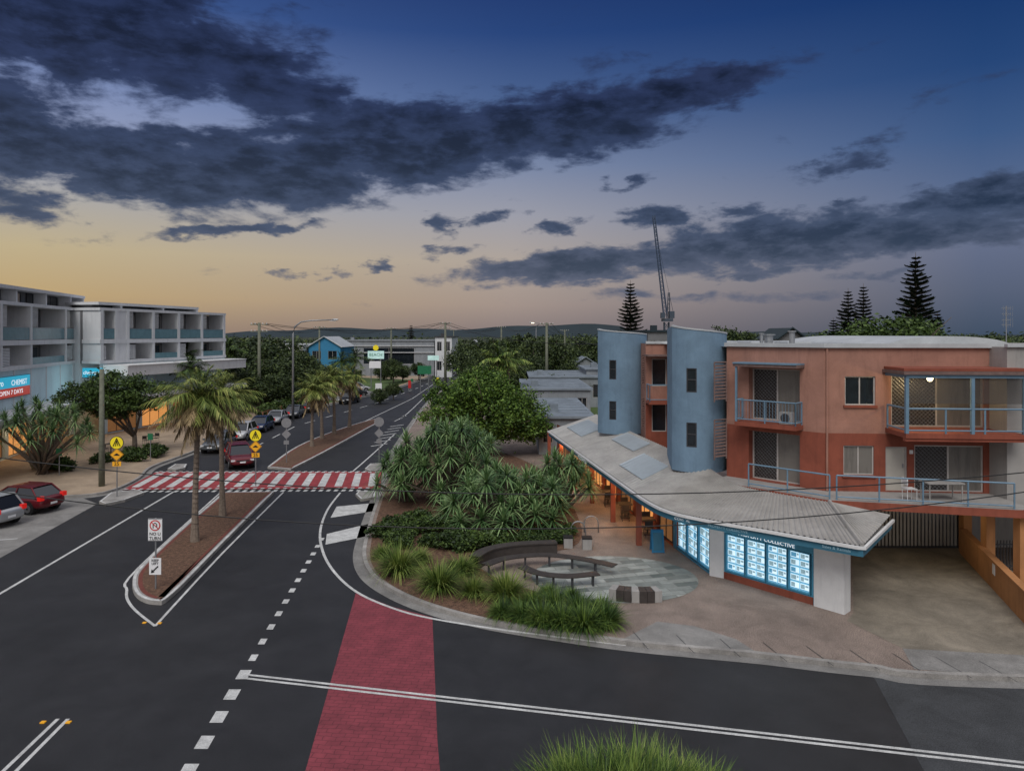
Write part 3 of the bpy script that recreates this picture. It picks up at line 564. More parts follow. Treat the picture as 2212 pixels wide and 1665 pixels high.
# awning: ruled corrugated sheet between a curving gutter line and the wall line
O3,O4=(11.65,23.1,2.95),(14.5,26.55,3.12)
D1z,D2z=(9.75,29.5,3.5),(12.3,26.9,3.5)
OUT=smooth([(2.7,50.8,2.95),(4.0,41.5,2.95),(5.15,33.5,2.95),(5.75,29.6,2.95),(6.35,27.75,2.95),(7.5,26.47,2.95),(9.5,24.85,2.95),O3],14)
INN=smooth([(6.3,52,4.0),(7.3,43,4.0),(8.4,35.5,3.97),(8.95,32.0,3.9),(9.3,30.7,3.7),(9.8,29.4,3.55),(10.9,28.3,3.5),D2z],14)
aw=MB(m_roofm)
def corr(A,B,step=.28,amp=.035):
    for i in range(len(A)-1):
        a,b,c,d=Vector(A[i]),Vector(A[i+1]),Vector(B[i]),Vector(B[i+1]); n=max(1,round(max((b-a).length,(d-c).length)/step))
        for j in range(n):
            for (f0,f1,h0,h1) in ((0,.22,0,1),(.22,.34,1,1),(.34,.56,1,0),(.56,1,0,0)):
                t0,t1=(j+f0)/n,(j+f1)/n; p,q,r_,s_=a.lerp(b,t0),a.lerp(b,t1),c.lerp(d,t1),c.lerp(d,t0); za,zb=h0*amp,h1*amp
                aw.quad((p.x,p.y,p.z+za),(q.x,q.y,q.z+zb),(r_.x,r_.y,r_.z+zb),(s_.x,s_.y,s_.z+za))
corr(OUT,INN); corr([O3,O4],[D2z,D2z])
awp=ab.part('awning_roof',aw)
rcap=MB(m_roofm); rcap.tube([(O3[0],O3[1],3.0),(D2z[0],D2z[1],3.55)],.07,6); ab.part('ridge_capping',rcap,awp)
FO=[p[:2] for p in OUT]+[O4[:2]]
fa=MB(m_teal,m_wht); fa.ribbon(FO,-.03,.03,2.86,0,2.6); fa.ribbon(FO,.031,.12,2.95,1,2.85)
fa.add([(*p,2.63) for p in FO]+[(9,33,2.63),(7,52,2.63)],[tuple(range(len(FO)+1,-1,-1))],1); ab.part('fascia',fa,awp)
def onA(s_,t,e=.07):
    i=s_*(len(OUT)-1)*.55; k=int(i); f=i-k; a=Vector(OUT[k]).lerp(Vector(OUT[k+1]),f); b=Vector(INN[k]).lerp(Vector(INN[k+1]),f); return tuple(a.lerp(b,t)+Vector((0,0,e)))
for s0,s1,t0,t1 in ((.05,.17,.30,.75),(.27,.40,.60,.92),(.44,.60,.22,.66)):
    sk=MB(m_poly); n=10; sk.quad(onA(s0,t0,.05),onA(s1,t0,.05),onA(s1,t1,.05),onA(s0,t1,.05))
    for i in range(n):
        a,b=s0+(s1-s0)*i/n,s0+(s1-s0)*(i+.75)/n; sk.quad(onA(a,t0,.075),onA(b,t0,.09),onA(b,t1,.09),onA(a,t1,.075))
    ab.part('skylight_sheet',sk,awp)
A_,B_,Cc,Dd_,E_=(7.5,32.3),(8.16,28.45),(8.53,28.2),(11.03,25.3),(11.76,24.5); S0=(3.7,57.)
sh=MB(m_terra,m_wht,m_shopb); L1=seglen(S0,A_)
ops=[(1.2+3.1*k,3.7+3.1*k,.15,2.35) for k in range(8)]; sh.wall(S0,A_,.1,2.63,ops,.2,0)
L2=seglen(A_,B_); L3=seglen(Cc,Dd_); L4=seglen(Dd_,E_)
sh.wall(A_,B_,.1,2.63,[(.25,L2-.1,.2,2.3)],.12,2); sh.sb(B_,Cc,-.05,seglen(B_,Cc)+.05,.1,2.6,-.3,.06,1)
sh.wall(Cc,Dd_,.1,2.63,[(.12,L3-.12,.42,1.98)],.12,2); sh.sb(Cc,Dd_,.1,L3-.05,.1,.40,0,.03,0)
sh.sb(Dd_,E_,0,L4,.1,2.6,-.45,.08,1); sh.wall(E_,(15.5,32.3),.1,3.3,[],.1,1); sh.wall((15.5,32.3),(15.8,45),.1,3.3,[],.1,0); sh.sb(Cc,Dd_,0,.1,.1,2.6,0,.04,1)
shp=ab.part('shop_front',sh)
for k,o in enumerate(ops):
    window(ab,shp,S0,A_,*o,dep=.18,mull=2,fm=m_dframe,gm=(m_warm if k in (1,3,4,6) else m_warmd),name='shop_window',tr=1.9)
for k in range(6): cl=MB(m_terra); p=off(S0,A_,4+4.1*k,1.5); cl.bx(p[0]-.12,p[0]+.12,p[1]-.12,p[1]+.12,.13,2.62); ab.part('awning_post',cl,shp)
def display(p0,p1,s0,s1,z0,z1,cols,rows):
    a=MB(m_shopb,m_disp); 
    a.sb(p0,p1,s0,s1,z0,z0+.04,-.1,.0); a.sb(p0,p1,s0,s1,z1-.04,z1,-.1,.0); a.sb(p0,p1,s0,s0+.03,z0+.04,z1-.04,-.1,.0); a.sb(p0,p1,s1-.03,s1,z0+.04,z1-.04,-.1,.0)
    a.sb(p0,p1,s0+.03,s1-.03,z0+.04,z1-.04,-.12,-.11,1); w=ab.part('display_window',a,shp)
    for c in range(cols):
        for r in range(rows):
            b=MB(m_card,m_cardb,m_cardp); cw=(s1-s0-.1)/cols; ch=(z1-z0-.12)/rows; x0=s0+.05+c*cw+.022; x1=s0+.05+(c+1)*cw-.022; y0=z0+.06+r*ch+.03; y1=z0+.06+(r+1)*ch-.02
            b.sb(p0,p1,x0,x1,y0,y1,-.09,-.08,0); b.sb(p0,p1,x0,x1,y0,y0+.025,-.08,-.077,1)
            xm=x0+(x1-x0)*random.choice((.45,.55,.62,.7))
            b.sb(p0,p1,x0+.02,xm-.01,y0+.05,y1-.02,-.08,-.076,2 if random.random()<.85 else 1)
            if random.random()<.8: b.sb(p0,p1,xm+.01,x1-.02,y0+(y1-y0)*.55,y1-.03,-.08,-.076,2)
            ab.part('backlit_display_card',b,w)
pw=(L3-.3)/4
for k in range(4): display(Cc,Dd_,.15+k*pw,.15+(k+1)*pw-.03,.44,1.96,2,5)
pw=(L2-.4)/3
for k in range(3): display(A_,B_,.28+k*pw,.28+(k+1)*pw-.05,.25,2.25,2,5)
def dirn(a,b): l=seglen(a,b); return ((b[0]-a[0])/l,(b[1]-a[1])/l,0)
org=ab.org; fA,fB=(7.5,26.47),(11.65,23.1)
ab.part('lettering',textmesh('PROPERTY COLLECTIVE',.19,m_ltr,(*off(Cc,Dd_,L3*.5,.03),2.09),dirn(Cc,Dd_),org=org,sx=1.15),shp)
fC=(6.35,27.75)
ab.part('lettering',textmesh('COASTAL',.15,m_ltr3,(*off(fC,fA,.60,.10),2.73),dirn(fC,fA),org=org,sx=1.1),shp)
ab.part('lettering',textmesh('PROPERTY COLLECTIVE',.13,m_ltr2,(*off(fA,fB,.75,.05),2.73),dirn(fA,fB),org=org,sx=1.1),shp)
ab.part('lettering',textmesh('Sales & Rentals',.15,m_ltr2,(*off(fA,fB,4.55,.05),2.73),dirn(fA,fB),org=org),shp)
ab.part('lettering',textmesh('PIZZABU',.28,m_ltr3,(*off((4.0,41.5),(5.15,33.5),1.2,.12),2.74),dirn((4.0,41.5),(5.15,33.5)),org=org,sx=1.7),shp)
gt=Thing('driveway_gate','ribbed metal gate closing off the driveway','gate',(16,32,.13)); a=MB(m_dframe)
a.bx(15.7,20.6,32.05,32.12,.15,.25,0); a.bx(15.7,20.6,32.05,32.12,2.3,2.4,0); a.bx(15.62,15.7,32.0,32.15,.13,2.5); a.bx(20.6,20.7,32.0,32.15,.13,2.5)
gt.part('gate_frame',a); b=MB(m_grey)
for k in range(29): b.bx(15.74+k*.168,15.74+k*.168+.10,32.07,32.1,.25,2.3)
gt.part('gate_slat_panel',b)
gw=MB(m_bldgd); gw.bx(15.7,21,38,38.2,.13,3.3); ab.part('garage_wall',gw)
for x,y in ((20.5,31.4),(19.0,25.9),(19.6,28.6)): cl=MB(m_orangew); cl.bx(x-.18,x+.18,y-.18,y+.18,.13,3.28); ab.part('column',cl)
ow=Thing('boundary_wall','low orange rendered wall beside the driveway','wall',(19,27,.13)); a=MB(m_orangew); w0,w1=(20.3,31.3),(17.3,22.9)
a.sb(w1,w0,0,seglen(w0,w1),.1,1.2,-.1,.12); a.sb(w1,w0,0,seglen(w0,w1),1.2,1.27,-.13,.15); ow.part('wall_body',a); a=MB(m_swh); a.sb(w1,w0,3.9,4.2,.75,1.15,-.12,-.105); ow.part('notice_sign',a)
nb=Thing('neighbouring_building','plain beige rendered building next to the apartment block','building',(22,30,.13)); a=MB(m_grey); a.wall((19.25,27.0),(30,26.2),3.35,9.5,[(3,5,6.4,8.2)],.15); a.wall((19.25,40),(19.25,27.0),3.35,9.5)
a.add([(19.25,27,9.5),(30,26.2,9.5),(30,40,9.5),(19.25,40,9.5)],[(0,1,2,3)]); a.add([(19.25,27,3.35),(30,26.2,3.35),(30,40,3.35),(19.25,40,3.35)],[(3,2,1,0)]); a.wall((21.3,32.2),(30,32.2),.13,3.35)
nb.part('wall',a); a=MB(m_wroof); a.sb((19.25,27.0),(30,26.2),-.05,10.8,9.5,9.62,-.1,.12); nb.part('parapet_cap',a); window(nb,None,(19.25,27.0),(30,26.2),3,5,6.4,8.2)
for x in (22,25.5): a=MB(m_orangew); a.bx(x,x+.4,27.4,27.8,.13,3.35); nb.part('column',a)
fe=Thing('metal_fence','dark steel picket fence behind the orange wall','fence',(21.5,28,.13)); a=MB(m_dframe); a.bx(19.9,25,29.0,29.05,1.2,1.25); a.bx(19.9,25,29.0,29.05,.3,.35)
for k in range(40): a.bx(19.9+k*.128,19.93+k*.128,29.01,29.04,.13,1.4)
fe.part('fence_panel',a)
tb=Thing('outdoor_table','white slatted table on the terrace','table',(16.6,26.9,3.58)); a=MB(m_grey); a.bx(15.9,17.3,26.5,27.2,4.27,4.31); tb.part('table_top',a)
for x,y in ((15.98,26.56),(17.22,26.56),(15.98,27.14),(17.22,27.14)): a=MB(m_grey); a.tube([(x,y,3.58),(x,y,4.27)],.025,6); tb.part('leg',a)
ch=Thing('metal_chair','white metal chair beside the terrace table','chair',(15.4,26.9,3.58)); a=MB(m_wht); a.bx(15.2,15.6,26.7,27.1,4.02,4.05); ch.part('seat',a); a=MB(m_wht); a.bx(15.2,15.23,26.7,27.1,4.2,4.45); a.tube([(15.21,26.72,4.05),(15.2,26.72,4.4)],.012,4); a.tube([(15.21,27.08,4.05),(15.2,27.08,4.4)],.012,4); ch.part('backrest',a)
for x,y in ((15.22,26.72),(15.58,26.72),(15.22,27.08),(15.58,27.08)): a=MB(m_wht); a.tube([(x,y,3.58),(x,y,4.03)],.013,5); ch.part('leg',a)
an=Thing('television_antenna','thin rooftop television antenna with short elements','antenna',(21,29.5,9.5)); a=MB(m_steel); a.tube([(21,29.5,9.5),(21,29.5,11.2)],.02,6); an.part('mast',a); a=MB(m_steel)
for z in (11.1,10.85,10.6,10.4):
    a.tube([(20.8,29.5,z),(21.2,29.5,z)],.01,4)
    for k in range(5): a.tube([(20.8+k*.1,29.4,z-.1),(20.8+k*.1,29.4,z+.1)],.007,4)
an.part('antenna_element',a)
# ------------------------------------------------------------------ LEFT APARTMENTS
dv_=np.array([-.247,1.])/math.hypot(.247,1); L0=np.array([-39.8,54.])
def lp(s,n=0.): return (L0[0]+dv_[0]*s+dv_[1]*n, L0[1]+dv_[1]*s-dv_[0]*n)
def aptblock(lab,q0,q1,edges,blank,pent,front=0.):
    lb=Thing('apartment_building',lab,'building',(q0[0],q0[1],.13)); LL=seglen(q0,q1)
    pod=MB(m_podium); gops=[(1+4.6*k,5+4.6*k,.2,3.1) for k in range(int((LL-1)/4.6))]
    pod.wall(q0,q1,.1,7.1,gops,.3,0); podp=lb.part('podium_wall',pod)
    for k,o in enumerate(gops): window(lb,podp,q0,q1,*o,dep=.25,mull=2,fm=m_dframe,gm=(m_warm if k%3==1 else m_warmd),name='shop_window')
    for k in range(int(LL/3.2)): j=MB(m_bldg); j.sb(q0,q1,1+3.2*k,1.12+3.2*k,4.05,7.1,.0,.06); lb.part('wall_joint',j,podp)
    a=MB(m_wht,m_bldg); a.sb(q0,q1,.5,LL,3.45,3.72,.02,3.0,0); a.sb(q0,q1,.5,LL,3.72,4.0,.02,3.1,1); lb.part('street_awning',a)
    if front: a=MB(m_wht); a.sb(q0,q1,.3,LL,5.9,6.9,.08,front); a.sb(q0,q1,.3,LL,6.9,6.98,.08,front+.1); lb.part('shop_canopy',a)
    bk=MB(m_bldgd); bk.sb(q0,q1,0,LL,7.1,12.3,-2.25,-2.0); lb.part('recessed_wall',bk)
    for (za,zb,n0,n1) in ((9.1,9.5,-2.,.15),(12.35,12.62,-9,.12),(7.1,7.4,-2,.14)): sl=MB(m_bldg); sl.sb(q0,q1,-.1,LL+.1,za,zb,n0,n1); lb.part('floor_slab',sl)
    for e in edges:
        for za,zb in ((7.4,9.1),(9.5,12.35)): f=MB(m_bldg); f.sb(q0,q1,e-.18,e+.18,za,zb,-2,.12); lb.part('party_wall',f)
    for i in range(len(edges)-1):
        a,b=edges[i]+.19,edges[i+1]-.19; w=b-a
        if i in blank:
            for za,zb in ((7.4,9.1),(9.5,12.35)): f=MB(m_bldg); f.sb(q0,q1,a,b,za,zb,-2,.05); lb.part('wall',f)
            continue
        for (z0,z1) in ((9.5,12.35),(7.4,9.1)):
            window(lb,None,q0,q1,a+w*.12,b-w*.1,z0+.02,z1-.25,dep=1.98,mull=2,fm=m_frame,gm=m_bglass)
            if z0>9:
                r_=MB(m_gls2,m_steel); r_.sb(q0,q1,a,b,z0+.05,z0+1.05,.02,.035,0); r_.sb(q0,q1,a,b,z0+1.05,z0+1.1,.01,.045,1); lb.part('glass_balustrade',r_)
                s_=MB(m_wht)
                for k in range(17): s_.sb(q0,q1,a+w*.02,a+w*.2,z0+1.15+k*.098,z0+1.15+k*.098+.05,-.06,-.02)
                lb.part('slatted_screen',s_)
            elif i%2==0:
                s_=MB(m_bldg)
                for k in range(12): s_.sb(q0,q1,a+w*.02,a+w*.3,z0+.1+k*.12,z0+.1+k*.12+.07,-.06,-.02)
                lb.part('slatted_screen',s_)
            else: r_=MB(m_gls2); r_.sb(q0,q1,a,b,z0,z0+.6,.02,.035,0); lb.part('glass_balustrade',r_)
    s0,s1,zt=pent
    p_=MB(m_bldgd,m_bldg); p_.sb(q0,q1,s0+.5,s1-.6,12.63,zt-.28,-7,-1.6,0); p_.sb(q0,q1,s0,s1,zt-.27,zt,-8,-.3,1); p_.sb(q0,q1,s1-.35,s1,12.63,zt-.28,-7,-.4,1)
    k=s0+3.
    while k<s1-1: p_.sb(q0,q1,k,k+.25,12.63,zt-.28,-1.59,-.5,1); k+=6
    pn=lb.part('penthouse',p_); k=s0+1.6
    while k<s1-4: window(lb,pn,q0,q1,k,k+2.8,12.68,zt-.33,dep=1.55,mull=1,fm=m_dframe); k+=4
    bd=MB(m_bldg); bd.sb(q0,q1,0,LL,.1,12.3,-12,-2.3); lb.part('building_body',bd)
    return lb
a0_=lp(-18); sA=lambda u:su(a0_,lp(50),u)
a1_=lp(sA(193)-18); edA=[.2,8,sA(0),sA(65),sA(140),seglen(a0_,a1_)-.2]
aptblock('pale stepped apartment block with balconies above a chemist shop',a0_,a1_,edA,(),(1,seglen(a0_,a1_)-.3,13.98))
b0_,b1_=(-40.45,68.1),(-36.0,87.0); sC=lambda u:su(b0_,b1_,u); LB_=seglen(b0_,b1_)
aptblock('second pale apartment block standing forward of its neighbour',b0_,b1_,[.2,sC(250),sC(275),sC(330),sC(385),sC(435),LB_-.2],(1,),(.2,sC(434),13.2),3.)
q0,q1=a0_,a1_; dd=dirn(q0,q1)
sg=Thing('shop_sign','backlit blue and red chemist sign on the podium wall','sign',(-40,55,5)); s1=sA(60); s0=s1-9.5
a=MB(m_cy,m_rs,m_dframe); a.sb(q0,q1,s0,s1,5.72,6.62,.08,.16,0); a.sb(q0,q1,s0,s1,4.98,5.71,.08,.16,1); a.sb(q0,q1,s0-.03,s1+.03,4.93,4.97,.07,.18,2); a.sb(q0,q1,s0-.03,s1+.03,6.63,6.67,.07,.18,2); sg.part('sign_panel',a)
sg.part('lettering',textmesh('CHEMIST',.62,m_ltr,(*off(q0,q1,s1-2.0,.17),6.08),dd,org=sg.org,sx=1.15)); sg.part('lettering',textmesh('chempro',.72,m_ltr,(*off(q0,q1,s1-6.2,.17),6.15),dd,org=sg.org,sx=1.1)); sg.part('lettering',textmesh('OPEN 7 DAYS',.5,m_ltr,(*off(q0,q1,s1-3.4,.17),5.34),dd,org=sg.org,sx=1.35))
sg=Thing('shop_sign','small backlit cyan chemist sign above the footpath','sign',(-43,70,5.5)); X0_,Y0_=xat(178,66),66.
a=MB(m_cy,m_dframe); a.bx(X0_,X0_+1.9,Y0_,Y0_+.15,zat(815,66),zat(795,66),0); a.bx(X0_-.04,X0_+1.94,Y0_-.01,Y0_+.16,zat(815,66)-.07,zat(815,66)-.005,1); sg.part('sign_panel',a); sg.part('lettering',textmesh('chempro',.48,m_ltr,(X0_+.95,Y0_-.01,zat(805,66)),org=sg.org,sx=1.0))
# ------------------------------------------------------------------ other buildings
def simple_house(name,label,x0,x1,y0,y1,h,wm,rm,gable=0,wins=3,storeys=1,z0=.1):
    th=Thing(name,label,'building',((x0+x1)/2,y0,z0)); W=x1-x0; ops=[]; sh_=(h-.3)/storeys
    for s_ in range(storeys):
        for k in range(wins): c=W*(k+.5)/wins; ops.append((c-W/wins*.28,c+W/wins*.28,z0+s_*sh_+sh_*.35,z0+s_*sh_+sh_*.82))
    a=MB(wm); a.wall((x0,y0),(x1,y0),z0,h,ops,.15); a.wall((x1,y0),(x1,y1),z0,h); a.wall((x0,y1),(x0,y0),z0,h); a.wall((x1,y1),(x0,y1),z0,h)
    if gable: a.add([(x0,y0,h),(x1,y0,h),((x0+x1)/2,y0,h+gable)],[(0,1,2)])
    th.part('wall',a)
    for o in ops: window(th,None,(x0,y0),(x1,y0),*o,dep=.12)
    r_=MB(rm); xm=(x0+x1)/2
    if gable:
        e=.35; r_.add([(x0-e,y0-e,h-.1),(xm,y0-e,h+gable+.05),(xm,y1,h+gable+.05),(x0-e,y1,h-.1)],[(0,1,2,3)]); r_.add([(xm,y0-e,h+gable+.05),(x1+e,y0-e,h-.1),(x1+e,y1,h-.1),(xm,y1,h+gable+.05)],[(0,1,2,3)])
        r_.tube([(x0-e,y0-e,h-.1),(xm,y0-e,h+gable+.05),(x1+e,y0-e,h-.1)],.12,5)
    else: 
        r_.bx(x0-.25,x1+.25,y0-.25,y1+.25,h+.003,h+.2); k=y0+2
        while k<y1: r_.bx(x0,x1,k,k+.08,h+.2,h+.26); k+=2.2
        r_.bx(x0+1,x0+1.8,y0+3,y0+3.8,h+.2,h+.9)
    th.part('roof',r_); return th
m_mid=M('grey_white_wall',(.27,.29,.31),.8,.7,.6,streak=.4); m_groof=M('grey_blue_roof',(.25,.29,.33),.6,.7,.8,metal=.1,streak=.3,patch=.2)
simple_house('blue_house','bright blue gabled house with pale roof edges',-41,-34.6,140,152,7.5,m_bluew,m_wroof,2.0,2,2)
simple_house('white_building','low white building with a flat roof',-48,-41.5,138,150,7.8,m_wht,m_wroof,0,3,2)
wb=simple_house('commercial_building','wide white commercial building with horizontal bands',xat(742,165),xat(938,165),165,185,8.4,m_mid,m_mid,0,1,1)
x0,x1=xat(742,165),xat(938,165)
for z in (7.2,5.6): a=MB(m_bldg); a.bx(x0,x1,164.7,164.95,z,z+.15); wb.part('facade_band',a)
cb=simple_house('commercial_building','white two-storey building with dark balcony openings',xat(940,160),xat(976,160),160,178,9.3,m_bldg,m_dframe,0,2,2)
simple_house('white_shop_building','white parapet shop building with metal roof',1.2,8.6,76,92,3.9,m_mid,m_groof,0,4,1)
simple_house('grey_shop_building','low grey building with a flat metal roof',2.2,6.6,57,73,3.1,m_mid,m_groof,0,3,1)
simple_house('shop_building','low pale building with a wide flat roof',2.5,13,94,110,4.1,m_mid,m_groof,0,4,1)
simple_house('cottage','white weatherboard house behind the shops',10.5,17,98,108,5.0,m_mid,m_groof,0,3,1)
simple_house('cottage','grey gabled house among trees',xat(1240,130),xat(1290,130),130,140,4.2,m_mid,m_groof,1.5,2,1)
simple_house('cottage','small gabled house with a pale roof beyond the trees',xat(1010,200),xat(1040,200),200,210,6.5,m_mid,m_wroof,1.8,2,1)
simple_house('cottage','small house roof showing through the trees',xat(1110,180),xat(1150,180),180,190,6.5,m_mid,m_wroof,1.6,2,1)
simple_house('roof_cabin','small gabled cabin with dark roof above the apartments',xat(1683,70),xat(1735,70),70,76,9.6,m_bldgd,m_hill,1.0,1,2)
simple_house('long_building','long flat roofed dark building beyond the towers',xat(1400,90),xat(1550,90),90,110,10.3,m_bldgd,m_hill,0,7,2)
def panel_sign(label,x,y,z0,z1,w,mats,txt=None,tm=None,ts=.5):
    th=Thing('business_sign',label,'sign',(x,y,.1)); a=MB(mats); a.bx(x-w/2,x+w/2,y-.1,y+.1,z0,z1); th.part('sign_panel',a)
    for q in (-.3,.3): a=MB(m_steel); a.tube([(x+w*q,y+.02,.1),(x+w*q,y+.02,z0)],.09,6); th.part('post',a)
    if txt: th.part('lettering',textmesh(txt,ts,tm or m_ltr,(x,y-.11,(z0+z1)/2),org=th.org))
    return th
m_lit=M('lit_sign_panel',(.5,.65,.62),.5,.5,1.5,emit=(.5,.8,.75),es=.4)
Y=125; s1_=panel_sign('tall lit roadside sign with a yellow disc on top',xat(812,Y),Y,zat(775,Y),zat(758,Y),2.9,m_lit,'BEACH',m_green,ts=.75)
a=MB(m_yel); a.add([(xat(812,Y)+.5*math.cos(t),Y-.12,zat(751,Y)+.5*math.sin(t)) for t in np.linspace(0,6.283,21)[:-1]],[tuple(range(20))]); s1_.part('round_sign',a); a=MB(m_swh); a.bx(xat(812,Y)-1.2,xat(812,Y)+.9,Y-.1,Y+.1,zat(795,Y),zat(780,Y)); s1_.part('lower_panel',a)
Y=150; panel_sign('lit white wall sign on a commercial building',xat(936,Y),Y,zat(778,Y),zat(768,Y),2.4,m_lit)
Y=118; panel_sign('green directional road sign on posts',xat(917,Y),Y,zat(808,Y),zat(790,Y),2.3,m_green)
Y=110; panel_sign('white roadside notice board',xat(818,Y),Y,zat(848,Y),zat(828,Y),1.0,m_swh)
Y=120; panel_sign('small red sign at the roadside',xat(885,Y),Y,zat(838,Y),zat(822,Y),.5,m_sred)
Y=104; panel_sign('small blue sign at the roadside',xat(770,Y),Y,zat(862,Y),zat(846,Y),.6,m_bluew)
# ------------------------------------------------------------------ poles, lamps, wires
def upole(u,vt,Y,label,arms=1,r=.16):
    X=xat(u,Y); zt=zat(vt,Y); th=Thing('utility_pole',label,'power pole',(X,Y,.1),'timber power poles'); a=MB(m_pole); a.tube([(X,Y,.0),(X,Y,zt*.5),(X,Y,zt)],[r*1.15,r,r*.8],9); th.part('pole',a,sm=True)
    for k in range(arms):
        z=zt-.3-k*.9; a=MB(m_pole); a.bx(X-1.1,X+1.1,Y-.13,Y-.03+.0,z,z+.11); c=th.part('crossarm',a)
        for q in (-1,-.5,.5,1): b=MB(m_wht); b.tube([(X+q,Y-.08,z+.11),(X+q,Y-.08,z+.3)],.05,6); th.part('insulator',b,c)
    return (X,Y,zt)
p1=upole(220,797,45.2,'weathered grey-green timber pole on the footpath',0,.17)
p2=upole(560,697,90,'tall timber power pole with two crossarms',2,.22)
p3=upole(690,705,140,'distant timber power pole with crossarm',1,.2); p4=upole(845,708,150,'distant timber power pole with crossarm',1,.2); p5=upole(962,696,128,'timber power pole beside the road',2,.24)
p6=upole(1181,697,112,'timber power pole among trees',1,.24); p7=upole(1083,705,170,'distant timber power pole with crossarm',1,.22); p8=upole(1220,712,180,'distant timber power pole with crossarm',1,.22); p9=upole(980,712,230,'distant timber power pole with crossarm')
def wire(a,b,sag,label,r=.013,n=24):
    th=Thing('overhead_wire',label,'cable',a,'overhead wires'); m=MB(m_blk); m.tube([(a[0]+(b[0]-a[0])*t,a[1]+(b[1]-a[1])*t,a[2]+(b[2]-a[2])*t-4*sag*t*(1-t)) for t in np.linspace(0,1,n)],r,5); th.part('cable',m)
wire((-14,15,7.75),(14,15,7.35),1.0,'thin black service wire crossing above the street')
wire((-13.5,15,7.0),(13,15,6.9),1.15,'thin black service wire crossing above the street')
for a,b in ((p2,p3),(p3,p4),(p4,p5),(p5,p7),(p6,p8),(p7,p9),(p6,p7),(p2,p5)):
    for q in (-.8,.8): wire((a[0]+q,a[1],a[2]-.1),(b[0]+q,b[1],b[2]-.1),1.2,'sagging power line between timber poles',.03,12)
wire((p5[0],p5[1],p5[2]-.2),(10,60,9.2),1.2,'sagging power line between timber poles',.03)
wire((p6[0],p6[1],p6[2]-.2),(10,60,9.0),1.,'sagging power line between timber poles',.03)
def lamp(X,Y,zt,reach,label,lit=False):
    th=Thing('street_lamp',label,'street lamp',(X,Y,.1),'street lamps'); a=MB(m_steel); a.tube([(X,Y,.1),(X,Y,zt-1.6),(X+.2,Y,zt-.8),(X+.9,Y,zt-.25),(X+2,Y,zt-.08) if reach>2 else (X-.3,Y,zt-.1),(X+reach,Y,zt)],[.16,.11,.10,.08,.07,.06],8); th.part('lamp_post',a,sm=True)
    b=MB(m_steel,m_bulb if lit else m_head); s_=1 if reach>0 else -1; b.tube([(X+reach,Y,zt),(X+reach+.3*s_,Y,zt+.02),(X+reach+.8*s_,Y,zt+.03)],[.06,.14,.08],8); b.bx(X+reach+.05*s_-.2,X+reach+.05*s_+.5,Y-.1,Y+.1,zt-.14,zt-.1,1); th.part('lamp_head',b)
lamp(xat(633,80),80,11.65,4.4,'grey steel street lamp with a long curved arm'); lamp(xat(1158,190),190,13.2,-1.0,'distant street lamp with its light on',True)
# ------------------------------------------------------------------ street signs
def disc(mb,x,y,z,r,mi=0,n=28,th=.02):
    vs=[(x+r*math.cos(t),y,z+r*math.sin(t)) for t in np.linspace(0,2*math.pi,n+1)[:-1]]; vs2=[(a,b+th,c) for a,b,c in vs]
    mb.add(vs+vs2,[tuple(range(n)),tuple(range(2*n-1,n-1,-1))]+[(i,i+n,(i+1)%n+n,(i+1)%n) for i in range(n)],mi)
def rbx(mb,x0,x1,z0,z1,y,mi): mb.bx(x0,x1,y-.006,y,z0,z1,mi)
cs=Thing('crossing_sign','yellow round pedestrian crossing sign above a speed hump 25 sign','road sign',(0,0,0),'pedestrian crossing signs')
a=MB(m_steel); a.tube([(0,.05,0),(0,.05,3.6)],.035,8); cs.part('post',a)
a=MB(m_yel,m_blk); disc(a,0,0,3.28,.40,1); disc(a,0,-.012,3.28,.365,0,th=.01); a.tube([(-.2,-.025,3.08),(-.02,-.025,3.5)],.028,5,1); a.tube([(.2,-.025,3.08),(.02,-.025,3.5)],.028,5,1); a.tube([(0,-.025,3.42),(-.06,-.025,3.08)],.022,5,1); a.tube([(0,-.025,3.42),(.08,-.025,3.1)],.022,5,1); disc(a,0,-.02,3.53,.04,1); cs.part('round_sign',a)
a=MB(m_org,m_blk); r=.40; a.add([(0,0,2.56-r),(r,0,2.56),(0,0,2.56+r),(-r,0,2.56),(0,.02,2.56-r),(r,.02,2.56),(0,.02,2.56+r),(-r,.02,2.56)],[(0,1,2,3),(7,6,5,4)],0)
a.add([(-.2,-.006,2.5),(.2,-.006,2.5),(.1,-.006,2.58),(.04,-.006,2.64),(-.04,-.006,2.64),(-.1,-.006,2.58)],[(0,1,2,3,4,5)],1)
k=r-.03
for q in range(4):
    c=[(0,-k),(k,0),(0,k),(-k,0)]; p,q2=c[q],c[(q+1)%4]; a.tube([(p[0],-.006,2.56+p[1]),(q2[0],-.006,2.56+q2[1])],.009,4,1)
cs.part('diamond_sign',a)
a=MB(m_org,m_blk); a.bx(-.25,.25,0,.02,1.86,2.14); t=cs.part('speed_plate',a); cs.part('lettering',textmesh('25',.3,m_blk,(0,-.008,2.0)),t)
cs.root.location=(*g(252,1078),.14); cs.root.rotation_euler=(0,0,.12)
clone(cs.root,(*g(552,1054),.14),.05)
ns=Thing('traffic_sign','white no u turn sign above a white arrow sign','road sign',(*g(335,1281),.15)); X,Y=ns.org[:2]
a=MB(m_steel); a.tube([(X,Y+.05,.15),(X,Y+.05,2.9)],.032,8); ns.part('post',a)
a=MB(m_swh,m_sred,m_blk); a.bx(X-.27,X+.27,Y,Y+.015,2.02,2.88); disc(a,X,Y-.006,2.62,.21,1,th=.004); disc(a,X,Y-.010,2.62,.165,0,th=.003)
